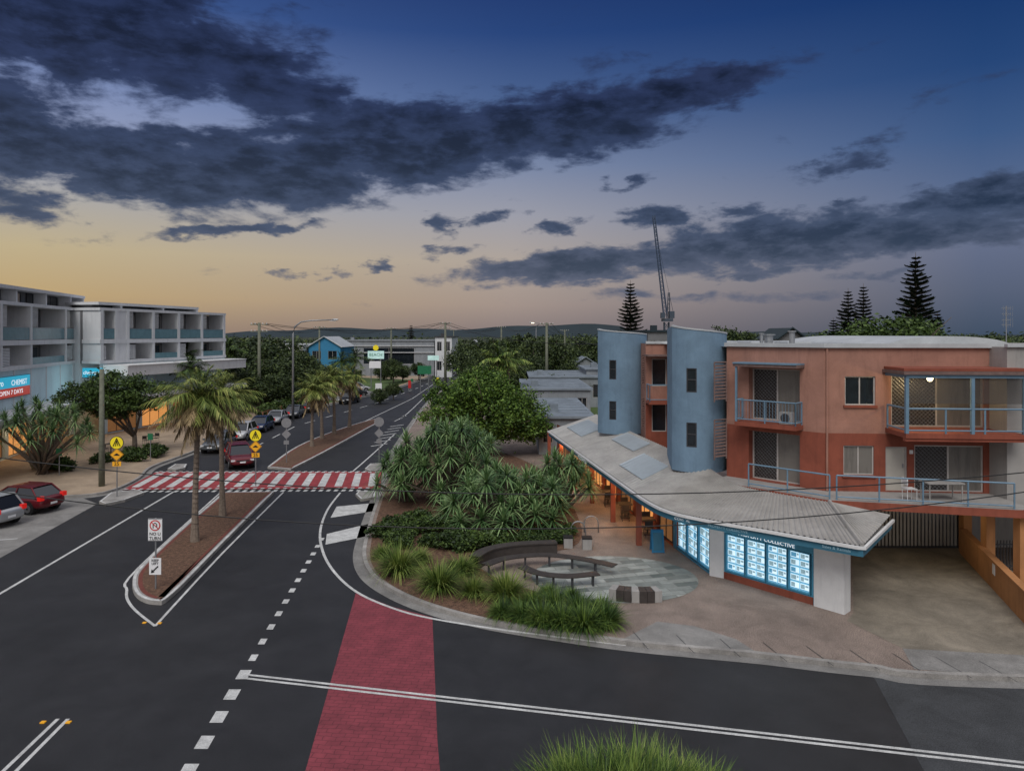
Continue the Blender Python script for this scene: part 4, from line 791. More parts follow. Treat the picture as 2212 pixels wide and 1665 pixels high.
a.tube([(X-.07,Y-.014,2.52),(X-.07,Y-.014,2.66),(X-.03,Y-.014,2.71),(X+.03,Y-.014,2.71),(X+.07,Y-.014,2.66),(X+.07,Y-.014,2.55)],.018,4,2); a.tube([(X-.13,Y-.018,2.74),(X+.13,Y-.018,2.50)],.018,4,1)
for q in ((X-.26,X+.26,2.03,2.045),(X-.26,X+.26,2.855,2.87)): rbx(a,q[0],q[1],q[2],q[3],Y,2)
sp=ns.part('sign_plate',a); ns.part('lettering',textmesh('NO U',.17,m_blk,(X,Y-.008,2.29),org=ns.org),sp); ns.part('lettering',textmesh('TURN',.17,m_blk,(X,Y-.008,2.12),org=ns.org),sp)
a=MB(m_swh,m_blk); a.bx(X-.23,X+.23,Y,Y+.015,.72,1.36); a.tube([(X+.12,Y-.01,1.05),(X-.08,Y-.01,.86)],.025,4,1); a.add([(X-.16,Y-.01,.78),(X-.02,Y-.01,.82),(X-.13,Y-.01,.94)],[(0,1,2)],1)
sp=ns.part('sign_plate',a); ns.part('lettering',textmesh('KEEP',.13,m_blk,(X,Y-.008,1.27),org=ns.org),sp); ns.part('lettering',textmesh('LEFT',.13,m_blk,(X,Y-.008,1.15),org=ns.org),sp)
for (u,v) in ((619,1003),(819,1000)):
    X,Y=g(u,v); th=Thing('road_sign','back of a round road sign on a steel post','road sign',(X,Y,.14),'sign backs'); a=MB(m_steel); a.tube([(X,Y,.14),(X,Y,3.5)],.035,8); th.part('post',a); a=MB(m_steel); disc(a,X,Y-.05,3.2,.38); th.part('round_sign_back',a); a=MB(m_steel); a.add([(X,Y-.05,1.95),(X+.36,Y-.05,2.33),(X,Y-.05,2.7),(X-.36,Y-.05,2.33)],[(0,1,2,3)]); a.bx(X-.2,X+.2,Y-.06,Y-.04,1.55,1.85); th.part('diamond_sign_back',a)
for (u,v,h) in ((325,1000,2.2),(128,1030,1.9),(945,850,2.6),(890,850,2.4)):
    X,Y=g(u,v); th=Thing('parking_sign','small parking sign on a thin post','sign',(X,Y,.13),'small street signs'); a=MB(m_steel); a.tube([(X,Y,.13),(X,Y,h+.13)],.03,6); th.part('post',a); a=MB(m_green if u!=945 else m_yel); a.bx(X-.2,X+.2,Y-.04,Y-.02,h-.4,h+.1); th.part('sign_plate',a)
# ------------------------------------------------------------------ plaza furniture
def bench(pts,label,w=.45):
    th=Thing('curved_bench',label,'bench',(*pts[0],.14),'curved plaza benches'); P=smooth(pts,8); a=MB(m_wood)
    for k in range(5): a.ribbon(P,-w/2+k*w/5+.008,-w/2+(k+1)*w/5-.008,.60,0,.55)
    th.part('seat',a)
    for i in range(2,len(P)-1,5): b=MB(m_dframe); b.bx(P[i][0]-.04,P[i][0]+.04,P[i][1]-.15,P[i][1]+.15,.14,.55); th.part('leg',b)
bench([(-1.1,28.4),(-.2,29.3),(1.4,29.7),(2.9,29.2),(4.2,28.3)],'dark timber curved bench on the stone circle'); bench([(.4,28.2),(1.1,27.4),(2.2,27.1),(3.4,27.4)],'short dark timber curved bench')
bw_=Thing('retaining_wall','dark curved low wall with timber top against the planting','wall',(-1.4,29.8,.13)); a=MB(m_grey,m_wood); P=smooth([(-1.6,29.2),(-1.0,30.3),(.2,31.0),(2.0,31.3)],8); a.ribbon(P,-.2,.2,.62,1,.13); a.ribbon(P,-.25,.25,.68,1,.62); bw_.part('wall_body',a)
rw=Thing('seating_wall','low dark block seat with grey joints','wall',(4.6,26,.13)); 
for k in range(7):
    t=-2.05+k*.105; cx_,cy_=4.85,28.2; a=MB(m_wood if k%3 else m_grey); R0,R1=2.2,2.72
    a.prism([(cx_+R0*math.cos(t),cy_+R0*math.sin(t)),(cx_+R1*math.cos(t),cy_+R1*math.sin(t)),(cx_+R1*math.cos(t+.1),cy_+R1*math.sin(t+.1)),(cx_+R0*math.cos(t+.1),cy_+R0*math.sin(t+.1))],.14,.56); rw.part('block',a)
def hoop(X,Y):
    th=Thing('bicycle_rack','steel hoop bicycle rack on the plaza','bike rack',(X,Y,.13),'hoop bike racks'); a=MB(m_steel); a.tube([(X-.35,Y,.13)]+[(X-.35*math.cos(t),Y,.6+.35*math.sin(t)) for t in np.linspace(0,math.pi,11)]+[(X+.35,Y,.13)],.032,8); th.part('hoop',a,sm=True)
hoop(3.2,33.6); hoop(3.95,34.6)
def planter(X,Y,w,h,lab):
    th=Thing('stone_seat_block',lab,'bollard',(X,Y,.13),'stone blocks'); a=MB(m_grey,m_blk); a.bx(X-w/2,X+w/2,Y-w/2,Y+w/2,.13,h); a.bx(X-w/2-.02,X+w/2+.02,Y-w/2-.02,Y+w/2+.02,h,h+.05,1); th.part('block',a)
planter(3.45,32.0,.42,.62,'square grey stone bollard'); planter(2.6,32.2,.4,.6,'square grey stone bollard')
sbd=Thing('sandwich_board','blue a-frame sandwich board outside the shop','sign',(6.6,32.6,.13)); X,Y=6.6,31.6
for s_ in (-1,1):
    a=MB(m_bluew,m_teal); y=Y; a.add([(X-.27,y+s_*.25,.15),(X+.27,y+s_*.25,.15),(X+.27,y+s_*.02,1.1),(X-.27,y+s_*.02,1.1)],[(0,1,2,3)],0)
    if s_<0: a.add([(X-.2,y-.245-.01,.25),(X+.2,y-.245-.01,.25),(X+.2,y-.06-.01,1.0),(X-.2,y-.06-.01,1.0)],[(0,1,2,3)],1)
    a.tube([(X-.27,y+s_*.25,.13),(X-.27,y+s_*.02,1.12),(X+.27,y+s_*.02,1.12),(X+.27,y+s_*.25,.13)],.02,5,0); sbd.part('board_panel',a)
def cafe(X,Y):
    t=Thing('cafe_table','small square cafe table under the awning','table',(X,Y,.13),'cafe tables'); a=MB(m_wood); a.bx(X-.35,X+.35,Y-.35,Y+.35,.85,.89); t.part('table_top',a); a=MB(m_dframe); a.tube([(X,Y,.13),(X,Y,.85)],.04,6); a.bx(X-.25,X+.25,Y-.25,Y+.25,.13,.16); t.part('leg',a)
    for s_ in (-1,1):
        x=X+s_*.1; y=Y+s_*.7; c=Thing('cafe_chair','dark cafe chair beside a table','chair',(x,y,.13),'cafe chairs'); a=MB(m_wood); a.bx(x-.2,x+.2,y-.2,y+.2,.56,.6); c.part('seat',a); a=MB(m_wood); a.bx(x-.2,x+.2,y+s_*.2-.015,y+s_*.2+.015,.7,1.0); a.tube([(x-.18,y+s_*.2,.6),(x-.18,y+s_*.2,.98)],.014,4); a.tube([(x+.18,y+s_*.2,.6),(x+.18,y+s_*.2,.98)],.014,4); c.part('backrest',a)
        for i,j in ((-1,-1),(1,-1),(-1,1),(1,1)): a=MB(m_dframe); a.tube([(x+.18*i,y+.18*j,.13),(x+.17*i,y+.17*j,.57)],.014,4); c.part('leg',a)
cafe(6.1,37.5); cafe(5.6,40.5); cafe(6.7,34.4); cafe(4.9,44); cafe(-33.5,58); cafe(-32.5,62.5)
# ------------------------------------------------------------------ cars
def paint(name,c): return M(name,c,.25,.92,3,spec=.7,metal=.3)
P_red=paint('dark_red_paint',(.14,.012,.018)); P_sil=paint('silver_paint',(.42,.43,.44)); P_wht=paint('white_car_paint',(.6,.6,.6)); P_blk=paint('black_car_paint',(.02,.022,.025)); P_gry=paint('grey_car_paint',(.12,.13,.14)); P_blu=paint('navy_paint',(.03,.05,.11))
def make_car(kind='suv'):
    th=Thing('parked_car','x','car',(0,0,0)); hgt={'suv':1.62,'hatch':1.48,'sedan':1.44}[kind]; belt=.98 if kind=='suv' else .9
    st=[(-2.2,.70,.42,.72,.80),(-2.12,.82,.30,.80,.93),(-1.7,.90,.24,belt-.02,belt+.02),(-.8,.91,.22,belt,belt+.03),(.3,.91,.22,belt,belt+.02),(1.0,.90,.22,belt-.03,belt),(1.6,.87,.24,belt-.12,belt-.07),(2.05,.78,.28,belt-.22,belt-.20),(2.2,.62,.36,.55,.62)]
    if kind=='sedan': st[0]=(-2.25,.70,.4,.8,.86); st[1]=(-2.15,.82,.3,.88,.94)
    a=MB(P_red); R=[]
    for (x,w,zb,zs,zt) in st:
        h=[(w*.86,zb),(w,zb+.14),(w,(zb+zs)/2+.05),(w*.97,zs-.05),(w*.88,zt-.01),(w*.45,zt+.015)]; R.append([(x,y,z) for y,z in h]+[(x,-y,z) for y,z in h[::-1]])
    n=12; vs=[p for r in R for p in r]; fs=[]
    for i in range(len(R)-1):
        for k in range(n): fs.append((i*n+k,(i+1)*n+k,(i+1)*n+(k+1)%n,i*n+(k+1)%n))
    fs+=[tuple(range(n)),tuple((len(R)-1)*n+k for k in range(n-1,-1,-1))]; a.add(vs,fs); bo=th.part('body',a,sm=True); md=bo.modifiers.new('s','SUBSURF'); md.levels=1; md.render_levels=1
    rb={'suv':-2.0,'hatch':-1.95,'sedan':-1.55}[kind]; rt={'suv':-1.65,'hatch':-1.35,'sedan':-.85}[kind]
    g_=MB(m_cglass); zb,zt=belt-.02,hgt-.06
    vv=[(rb,-.82,zb),(1.15,-.80,zb),(1.15,.80,zb),(rb,.82,zb),(rt,-.63,zt),(.28,-.63,zt),(.28,.63,zt),(rt,.63,zt)]; g_.add(vv,[(0,1,5,4),(2,3,7,6),(1,2,6,5),(3,0,4,7),(4,5,6,7)]); th.part('windows',g_)
    r_=MB(P_red); xs_=np.linspace(rt-.06,.34,6); 
    def zz(x): u=(x-rt)/(.28-rt); return zt+.015+.06*math.sin(math.pi*min(1,max(0,u)))
    for i in range(5):
        for (ya,yb,da,db) in ((-.66,-.35,0,.02),(-.35,.35,.02,.02),(.35,.66,.02,0)):
            r_.quad((xs_[i],ya,zz(xs_[i])+da),(xs_[i+1],ya,zz(xs_[i+1])+da),(xs_[i+1],yb,zz(xs_[i+1])+db),(xs_[i],yb,zz(xs_[i])+db))
    for s_ in (-1,1):
        for p,q in (((1.17,.81*s_,zb),(.28,.635*s_,zt+.02)),((rb,.825*s_,zb),(rt,.635*s_,zt+.02)),((-.35,.83*s_,zb),(-.4,.64*s_,zt+.02)),((rt,.635*s_,zt+.02),(.28,.635*s_,zt+.02))): r_.tube([p,q],.045,5)
    th.part('roof',r_)
    for x in (-1.35,1.35):
        for s_ in (-1,1):
            w=MB(m_tyre); w.tube([(x,s_*.70,.33),(x,s_*.90,.33)],.335,20); wh=th.part('wheel',w); r2=MB(m_rim,m_blk); r2.tube([(x,s_*.895,.33),(x,s_*.915,.33)],.215,14,0); r2.tube([(x,s_*.91,.33),(x,s_*.92,.33)],.06,8,1); th.part('rim',r2,wh)
            ar=MB(m_blk); ar.tube([(x,s_*.6,.36),(x,s_*.893,.36)],.40,20); th.part('wheel_arch',ar)
    for s_ in (-1,1):
        h_=MB(m_head); h_.bx(1.93,2.12,s_*.66-.14,s_*.66+.14,.62,.74); th.part('headlight',h_); tl=MB(m_tail); tl.bx(-2.17,-1.95,s_*.72-.14,s_*.72+.12,.78,1.02); th.part('tail_light',tl)
        mr=MB(P_red); mr.bx(.72,.9,s_*.98-.09,s_*.98+.09,belt,belt+.14); th.part('wing_mirror',mr)
    for x in (-2.215,2.19): pl=MB(m_swh); pl.bx(x,x+.025,-.2,.2,.5,.61); th.part('number_plate',pl)
    gl=MB(m_blk); gl.bx(2.12,2.19,-.45,.45,.62,.70); th.part('grille',gl)
    return th
bases={k:make_car(k) for k in ('suv','hatch','sedan')}; MC={}
def regcar(kind,pm,label,x,y,rz,group='cars parked along the kerb'):
    r=clone(bases[kind].root,(x,y,.005),math.radians(rz),1.,label); r['group']=group
    def rec(o):
        for k in KIDS[o.name]:
            if k.type=='MESH' and k.data.materials[0]==P_red and pm!=P_red:
                key=(k.data.name,pm.name)
                if key not in MC: m=k.data.copy(); m.materials[0]=pm; MC[key]=m
                k.data=MC[key]
            rec(k)
    rec(r)
regcar('hatch',P_red,'dark red hatchback angle parked by the footpath',-27.9,39.6,166,'angle parked cars')
regcar('suv',P_sil,'silver four-wheel drive angle parked by the footpath',-28.1,36.6,166,'angle parked cars')
regcar('suv',P_red,'red car stopped on the road before the crossing',-20.9,53.2,-62,'cars on the road')
for kd,pm,lb_,x,y in (('suv',P_gry,'grey four-wheel drive parked along the kerb',-25.3,60),('suv',P_wht,'white four-wheel drive parked along the kerb',-25.7,66.2),('hatch',P_blu,'navy hatchback parked along the kerb',-26.1,72.2),('sedan',P_sil,'silver sedan parked along the kerb',-26.4,78),('sedan',P_gry,'grey sedan parked along the kerb',-26.3,84),('hatch',P_blk,'black hatchback parked along the kerb',-25.9,90),('suv',P_blk,'black four-wheel drive parked beyond the palms',-23.6,101)):
    regcar(kd,pm,lb_,x,y,-87 if y<85 else -102)
for kd,pm,x,y,lb_ in (('sedan',P_gry,-29.5,118,'grey sedan parked on the forecourt'),('suv',P_wht,-27,121,'white car parked on the forecourt'),('suv',P_blk,-31,126,'black car parked on the forecourt'),('suv',P_blk,-25.5,112,'dark car parked at the forecourt edge')): regcar(kd,pm,lb_,x,y,30,'cars on the forecourt')
def purge(o):
    for k in KIDS.get(o.name,[]): purge(k)
    D.objects.remove(o)
for b_ in bases.values(): purge(b_.root)
# ------------------------------------------------------------------ crane
cn=Thing('tower_crane','luffing tower crane with raised lattice jib','crane',(44.5,200,0)); m_cr=M('crane_steel',(.06,.08,.11),.6,.8)
def lattice(mb,a,b,w,n,r=.12,w2=None):
    a,b=Vector(a),Vector(b); d=(b-a).normalized(); x=d.cross(Vector((0,1,0))).normalized(); y=d.cross(x).normalized(); w2=w2 or w
    def c(t,i): ww=w+(w2-w)*t; s_=((-1,-1),(1,-1),(1,1),(-1,1))[i%4]; return tuple(a.lerp(b,t)+x*s_[0]*ww/2+y*s_[1]*ww/2)
    for i in range(4):
        mb.tube([c(0,i),c(1,i)],r,4)
        for k in range(n): mb.tube([c(k/n,i),c((k+1)/n,i+1)],r*.6,3,cap=False); mb.tube([c(k/n,i),c(k/n,i+1)],r*.6,3,cap=False)
a=MB(m_cr); lattice(a,(44.5,200,0),(44.5,200,13.5),1.3,9,.13); cn.part('mast',a)
a=MB(M('crane_jib_paint',(.07,.10,.16),.6,.8)); lattice(a,(44.2,200,15.2),(xat(1412,200),200,zat(466,200)),1.0,24,.10,.6); cn.part('jib',a)
a=MB(m_cr); a.bx(43.2,46.2,199,201,13.7,14.5); a.bx(45.2,46.6,199,201,14.6,16.6); a.bx(42.7,43.8,198.6,200,14.6,16.2); cn.part('cab',a)
a=MB(m_cr); lattice(a,(45,200,14.6),(45.2,200,22),.8,6,.07,.4); a.tube([(45.2,200,22),(xat(1414,200),200,zat(490,200))],.04,4); a.tube([(45.2,200,22),(46.4,200,16.5)],.06,4); cn.part('a_frame',a)
# ------------------------------------------------------------------ VEGETATION
def place(th,loc,rz=0,sc=1.): th.root.location=loc; th.root.rotation_euler=(0,0,rz); th.root.scale=(sc,sc,sc) if not hasattr(sc,'__len__') else sc
pa=palm('palm_tree','palm with shaggy dead frond skirt in the median',6.9,2.3,40,3,'median palms',dead=30,nl=15,lw=.05,tr=.85)
place(pa,(*g(421,1176),.15),.4); clone(pa.root,(*g(481,1120),.15),2.2,.95)
pb=palm('palm_tree','slender palm in the planted median',5.0,2.0,30,5,'median palms',dead=18,nl=12,lw=.06,tr=.8)
place(pb,(*g(674,968),.15),1.); clone(pb.root,(*g(696,951),.15),2.6,1.05); clone(pb.root,(*g(722,940),.15),4,1.12); clone(pb.root,(-17.2,73.5,.15),5,1.08)
pc=palm('palm_tree','feathery palm near the apartment block',7.2,3.2,26,8,'feathery palms',dead=0,lw=.10,nl=12,mat=l_dark)
place(pc,(xat(392,82),82,.1)); clone(pc.root,(xat(490,95),95,.1),1.5,1.05); clone(pc.root,(xat(740,105),105,.1),2.5,.8); clone(pc.root,(xat(765,112),112,.1),.5,.85); clone(pc.root,(xat(440,88),88,.1),.5,.95); clone(pc.root,(xat(415,76),76,.1),2.9,.85)
pd=palm('palm_tree','bright green palm rising above the round tree',7.2,2.8,24,11,'feathery palms',dead=0,lw=.13,nl=12,mat=l_tus)
place(pd,(xat(1072,76),76,.1)); clone(pd.root,(xat(1100,80),80,.1),1.7,.96)
t=leafy_tree('shade_tree','dense green round tree at the plaza edge',[(0,0,4.0,3.6,3.4,2.7),(-3.2,-.5,3.2,2.3,2.3,1.9),(2.8,.3,3.1,2.5,2.3,1.9),(0,0,5.6,2.2,2.2,1.5),(-1.6,-1,4.9,2,2,1.6),(1.6,-1.2,2.9,2.2,2,1.6),(-3.9,-.5,5.0,1.3,1.3,1.1),(3.9,-.6,2.3,1.4,1.4,1.2)],42000,.21,l_mid,.3,2,420,sp=.13)
place(t,(-1.9,57,.13)); 
t=leafy_tree('street_tree','spreading dark tree with forked trunk on the footpath',[(-4.2,0,4.7,1.9,2.0,1.3),(-1.6,0,5.3,2.3,2.2,1.5),(.8,0,4.9,2.0,2,1.3),(-1.0,-1,4.3,1.8,1.6,1.0),(-2.6,.5,4.2,1.9,1.6,1.1)],20000,.22,l_dark,.2,4,260,fork=1.6,sp=.13)
place(t,(*g(290,985),.13))
bt=[leafy_tree('tree','leafy tree with a rounded dark crown' if i else 'broad leafy tree with a dense dark crown',bl,9000,.42,l_far,.3,20+i,150,'roadside trees',fork=2,sp=.13) for i,bl in enumerate([
  [(0,0,5.5,3.4,3.4,2.8),(-2.2,0,4.3,2.4,2.4,2),(2.4,0,4.4,2.6,2.4,2.2)],[(0,0,5,3.8,3.8,2.6),(2.5,0,6.2,2.2,2.2,2),(-2.5,0,3.8,2.6,2.4,2)],[(0,0,4.2,4.4,3.6,3.2),(1.2,0,6.6,2.3,2.3,1.8)]])]
rt=np.random.default_rng(3)
spots=[(505,98,.95),(540,104,1.15),(580,108,1.0),(612,100,.85),(650,112,.85),(560,92,.75),(600,90,.6),(520,88,.7),(470,120,1.0),(660,125,.8),(620,120,1.05),(690,118,.6),(715,125,.55),(850,140,.55),(830,150,.55),(870,145,.5),(905,150,.5),
 (1005,150,1.0),(1035,140,.9),(1075,150,1.15),(1130,135,1.15),(1160,125,1.0),(1200,130,1.05),(1240,150,1.0),(1015,120,.8),(1050,110,.8),(1100,108,.85),(1150,115,.7),(1275,140,1.0),(1180,170,1.1),(1230,120,.6),
 (1330,150,1.2),(1380,160,1.15),(1560,140,1.2),(1620,150,1.15),(1660,150,1.1),(1750,130,1.1),(1800,130,1.15),(2060,120,1.12),(2110,120,1.1),(2160,125,1.08),(2215,118,1.05),(1450,150,1.1),(1500,155,1.1),(820,100,.3),(850,106,.3),(760,128,.4),(1170,68,.35),(1200,96,.5),(1262,96,.5)]
for i,(u,Y,s_) in enumerate(spots):
    if i<3: place(bt[i],(xat(u,Y),Y,.0),rt.random()*6,s_); continue
    clone(bt[i%3].root,(xat(u,Y),Y,.0),rt.random()*6.28,(s_,s_,s_*(.85+.3*rt.random())))
fg_=leafy_tree('fig_tree','broad domed yellow-green tree beyond the roof',[(0,0,6.5,7,5,4.2),(-5,0,5.5,4.5,4,3.6),(6,0,5.0,5,4,3.6),(2,0,8,4,4,3)],16000,.5,l_dark,.5,44,260,fork=3,sp=.13)
place(fg_,(xat(1925,95),95,.0),0,1.12)
bl=[]
for i in range(420):
    Y=rt.uniform(190,700); X=rt.uniform(-.8,.8)*Y; 
    if -30<X<-8 and Y<260: continue
    h=rt.uniform(4.5,8.6) if X<20 else rt.uniform(6.5,10.5); bl.append((X,Y,h*.55,rt.uniform(5,11)*(Y/300)**.5,6,h*.5))
V,f=kites(crown_pts(bl,60000,5200,rt,.22),1.5,rt); struct('far_woodland',npmesh('far_woodland',V,f,l_far),'stuff')['label']='dark woodland stretching out to the hills'
for u,vt,Y,rad,sd in ((1362,605,150,3.6,1),(1978,545,120,4.6,2),(1832,622,140,3.2,3),(1865,612,145,3.0,4),(2025,672,125,2.2,5),(1800,686,140,1.8,6),(888,700,230,1.8,7)):
    h=zat(vt,Y); n_=norfolk('tall norfolk pine with tiered branches' if h>15 else 'small norfolk pine silhouette',h,rad,sd,int(14+h*.5)); place(n_,(xat(u,Y),Y,0))
def ros(n,R,zc,zr,seed,s0=1.,lo=0.):
    r=np.random.default_rng(seed); out=[]
    for i in range(n):
        az=i*2.399; q=math.sqrt((i+.5)/n); out.append((R*q*math.cos(az)+r.normal()*.15,R*q*math.sin(az)*.8+r.normal()*.15,zc+zr*(1-q*q)+r.normal()*.25-lo*(i%3==0),s0*(.8+.4*r.random())))
    return out
place(pandanus('large pandanus with grey-green strap leaf rosettes',ros(38,3.0,2.0,2.6,1,1.1,.6),1,w=.10),(*g(962,1095),.13))
place(pandanus('spreading pandanus leaning over the bed',ros(42,3.2,1.0,1.8,2,1.12,.3),2,w=.10),(*g(1090,1145),.13))
place(pandanus('pandanus beside the shop path',ros(20,1.8,1.5,1.4,3,1.05),3),(2.7,38.4,.13))
place(pandanus('pandanus at the kerb end of the bed',ros(18,1.6,1.2,1.9,4,1.05),4),(-6.3,41,.13))
place(pandanus('pandanus at the back of the garden bed',ros(20,2.4,2.4,1.8,5,1.05),5),(-3.4,45,.13))
place(pandanus('pandanus on the footpath near angle parking',ros(28,3.5,2.9,2.0,6,1.),6,L=1.1),(*g(92,1028),.13))
t1=tussock('clumping strappy grass in the mulch bed',1.5,1000,1,.75,w=.032,group='tussock grasses'); t2=tussock('darker strappy grass at the bed edge',1.05,800,2,1.0,mat=l_tusd,w=.034,group='tussock grasses')
t3=tussock('dense broad-leaved strappy bush in the street corner bed',1.35,1500,3,1.0,mat=l_tusd,w=.034,group='street corner planting')
pos=[(862,1240,1.15,0),(948,1276,1.1,0),(998,1240,.85,0),(1024,1288,.7,0),(1092,1296,1.0,0),(826,1205,.6,0),(905,1215,.65,0),(1085,1330,.8,1),(1128,1336,.9,1),(1172,1348,1.0,1),(1215,1352,1.05,1),(1262,1358,1.1,1),(1308,1350,1.0,1),(1150,1308,.85,1),(1200,1316,.95,1),(1250,1325,1.0,1),(1298,1322,.85,1),(1185,1285,.6,1),(1235,1292,.55,1)]
first={0:True,1:True}
for u,v,s_,k in pos:
    b_=(t1,t2)[k]
    if first[k]: place(b_,(*g(u,v,.13),.13),0,s_); first[k]=False
    else: clone(b_.root,(*g(u,v,.13),.13),rt.random()*6,(s_,s_,s_*(.85+.3*rt.random())))
place(t3,(.85,14.1,.14),0,1.0)
for x,y,s_ in ((1.6,14.3,1.15),(2.35,14.2,1.25),(3.1,14.2,1.12),(4.0,14.2,.95),(1.8,13.7,1.2),(2.6,13.6,1.15),(3.5,13.7,1.05)): clone(t3.root,(x,y,.14),rt.random()*6,s_)
for x,y,s_ in ((1.2,14.5,.95),(2.7,14.5,1.08),(3.6,14.5,.85),(2.0,14.55,1.0)): clone(t1.root,(x,y,.14),rt.random()*6,s_,'tall pale strappy grass in the street corner bed',group='street corner planting')
sh1=leafy_tree('shrub','low dark green garden shrub',[(0,0,.35,.6,.5,.35),(.4,.1,.3,.45,.4,.3),(-.4,0,.28,.45,.4,.28)],2600,.13,l_dark,.04,9,60,'garden shrubs',fork=.15); sh1.root['category']='shrub'
sp=[(830,1160),(850,1145),(880,1165),(905,1150),(930,1175),(955,1185),(860,1180),(990,1180),(1020,1185),(1050,1175),(1080,1180),(1120,1180),(1160,1178),(1200,1172),(1225,1160),(900,1130),(945,1150),(985,1155),(1140,1160),(1180,1155)]
for i,(u,v) in enumerate(sp):
    if i==0: place(sh1,(*g(u,v,.13),.13)); continue
    clone(sh1.root,(*g(u,v,.13),.13),rt.random()*6,.7+.5*rt.random())
for x,y,s_ in ((-29.4,54,1.2),(-30.5,55.5,1.3),(-28.6,56,1.2),(-29.5,57,1.3),(-31.5,53.5,1.1),(-32.8,50.3,1.4),(-34,51,1.3),(-29.5,84,2.),(-29.8,87,2.2),(-29.5,90,2.3),(-28.8,93,2.2),(-27.8,97,2.3)): clone(sh1.root,(x,y,.13),rt.random()*6,s_)
wf=Thing('timber_fence','brown timber rail fence beside the parked cars','fence',(-29,83,.13)); a=MB(M('brown_timber',(.22,.10,.05),.8,.7))
for i in range(8): x,y=-28.7,80+i*1.6; a.bx(x-.06,x+.06,y-.06,y+.06,.13,1.1)
for z in (.55,.95): a.bx(-28.72,-28.68,80,91.2,z,z+.12)
wf.part('fence_panel',a)
# ------------------------------------------------------------------ SKY
w=D.worlds.new('World'); scn.world=w; w.use_nodes=True; nt=w.node_tree; N=nt.nodes; Lk_=nt.links; bg=N['Background']
def nd(t,**k):
    n=N.new(t)
    for a_,v in k.items(): setattr(n,a_,v)
    return n
def math_(op,a_,b_=None,c_=None,clamp=False):
    n=nd('ShaderNodeMath',operation=op); n.use_clamp=clamp
    for i,x in enumerate((a_,b_,c_)):
        if x is None: continue
        if isinstance(x,(int,float)): n.inputs[i].default_value=x
        else: Lk_.new(x,n.inputs[i])
    return n.outputs[0]
tc=nd('ShaderNodeTexCoord'); vn=nd('ShaderNodeVectorMath',operation='NORMALIZE'); Lk_.new(tc.outputs['Generated'],vn.inputs[0]); sx=nd('ShaderNodeSeparateXYZ'); Lk_.new(vn.outputs[0],sx.inputs[0])
az=math_('MULTIPLY',math_('ARCTAN2',sx.outputs[0],sx.outputs[1]),5.7296); el=math_('MULTIPLY',math_('ARCSINE',sx.outputs[2]),5.7296)  # units of 10 degrees
cmb=nd('ShaderNodeCombineXYZ'); Lk_.new(az,cmb.inputs[0]); Lk_.new(el,cmb.inputs[1])
def ramp(stops,fac):
    r=nd('ShaderNodeValToRGB'); e=r.color_ramp.elements; 
    for i,(p,c) in enumerate(stops):
        x=e[i] if i<2 else e.new(p); x.position=p; x.color=S(*c)
    Lk_.new(fac,r.inputs[0]); return r.outputs[0]
ef=math_('DIVIDE',el,3.0,clamp=True)
rL=ramp([(0,(154,130,110)),(1,(28,48,98)),(.09,(188,162,118)),(.2,(190,174,140)),(.32,(170,168,166)),(.45,(150,160,190)),(.6,(122,140,184)),(.78,(64,90,144))],ef)
rC=ramp([(0,(132,120,120)),(1,(26,46,98)),(.08,(162,146,138)),(.2,(174,163,154)),(.32,(156,157,168)),(.45,(124,137,166)),(.6,(78,102,146)),(.78,(42,70,124))],ef)
rR=ramp([(0,(66,80,100)),(1,(14,36,80)),(.1,(88,98,120)),(.2,(100,110,136)),(.32,(88,106,140)),(.45,(62,90,134)),(.6,(38,70,120)),(.78,(22,54,106))],ef)
def mixc(f,a_,b_):
    m=nd('ShaderNodeMix',data_type='RGBA'); 
    if isinstance(f,(int,float)): m.inputs[0].default_value=f
    else: Lk_.new(f,m.inputs[0])
    for i,x in ((6,a_),(7,b_)):
        if isinstance(x,tuple): m.inputs[i].default_value=x
        else: Lk_.new(x,m.inputs[i])
    return m.outputs[2]
def mrange(x,a_,b_,c_=0.,d_=1.,sm=True):
    m=nd('ShaderNodeMapRange'); m.interpolation_type='SMOOTHSTEP' if sm else 'LINEAR'; Lk_.new(x,m.inputs[0]); 
    for i,v in enumerate((a_,b_,c_,d_)): m.inputs[i+1].default_value=v
    return m.outputs[0]
sky=mixc(mrange(az,0.,3.4,sm=False),mixc(mrange(az,-3.5,0.,sm=False),rL,rC),rR)
mp=nd('ShaderNodeMapping'); mp.inputs['Scale'].default_value=(1.0,2.5,1); mp.inputs['Rotation'].default_value=(0,0,-.16); Lk_.new(cmb.outputs[0],mp.inputs[0])
# domain warp so that cloud edges fray
wn=nd('ShaderNodeTexNoise'); wn.inputs['Scale'].default_value=3.0; wn.inputs['Detail'].default_value=5; wn.inputs['Roughness'].default_value=.6; Lk_.new(mp.outputs[0],wn.inputs['Vector'])
w1=nd('ShaderNodeVectorMath',operation='SUBTRACT'); Lk_.new(wn.outputs['Color'],w1.inputs[0]); w1.inputs[1].default_value=(.5,.5,.5)
w2=nd('ShaderNodeVectorMath',operation='MULTIPLY'); Lk_.new(w1.outputs[0],w2.inputs[0]); w2.inputs[1].default_value=(.75,.24,0)
w3=nd('ShaderNodeVectorMath',operation='ADD'); Lk_.new(cmb.outputs[0],w3.inputs[0]); Lk_.new(w2.outputs[0],w3.inputs[1])
n1=nd('ShaderNodeTexNoise'); n1.inputs['Scale'].default_value=2.1; n1.inputs['Detail'].default_value=8; n1.inputs['Roughness'].default_value=.6; n1.inputs['Distortion'].default_value=.25; Lk_.new(mp.outputs[0],n1.inputs['Vector'])
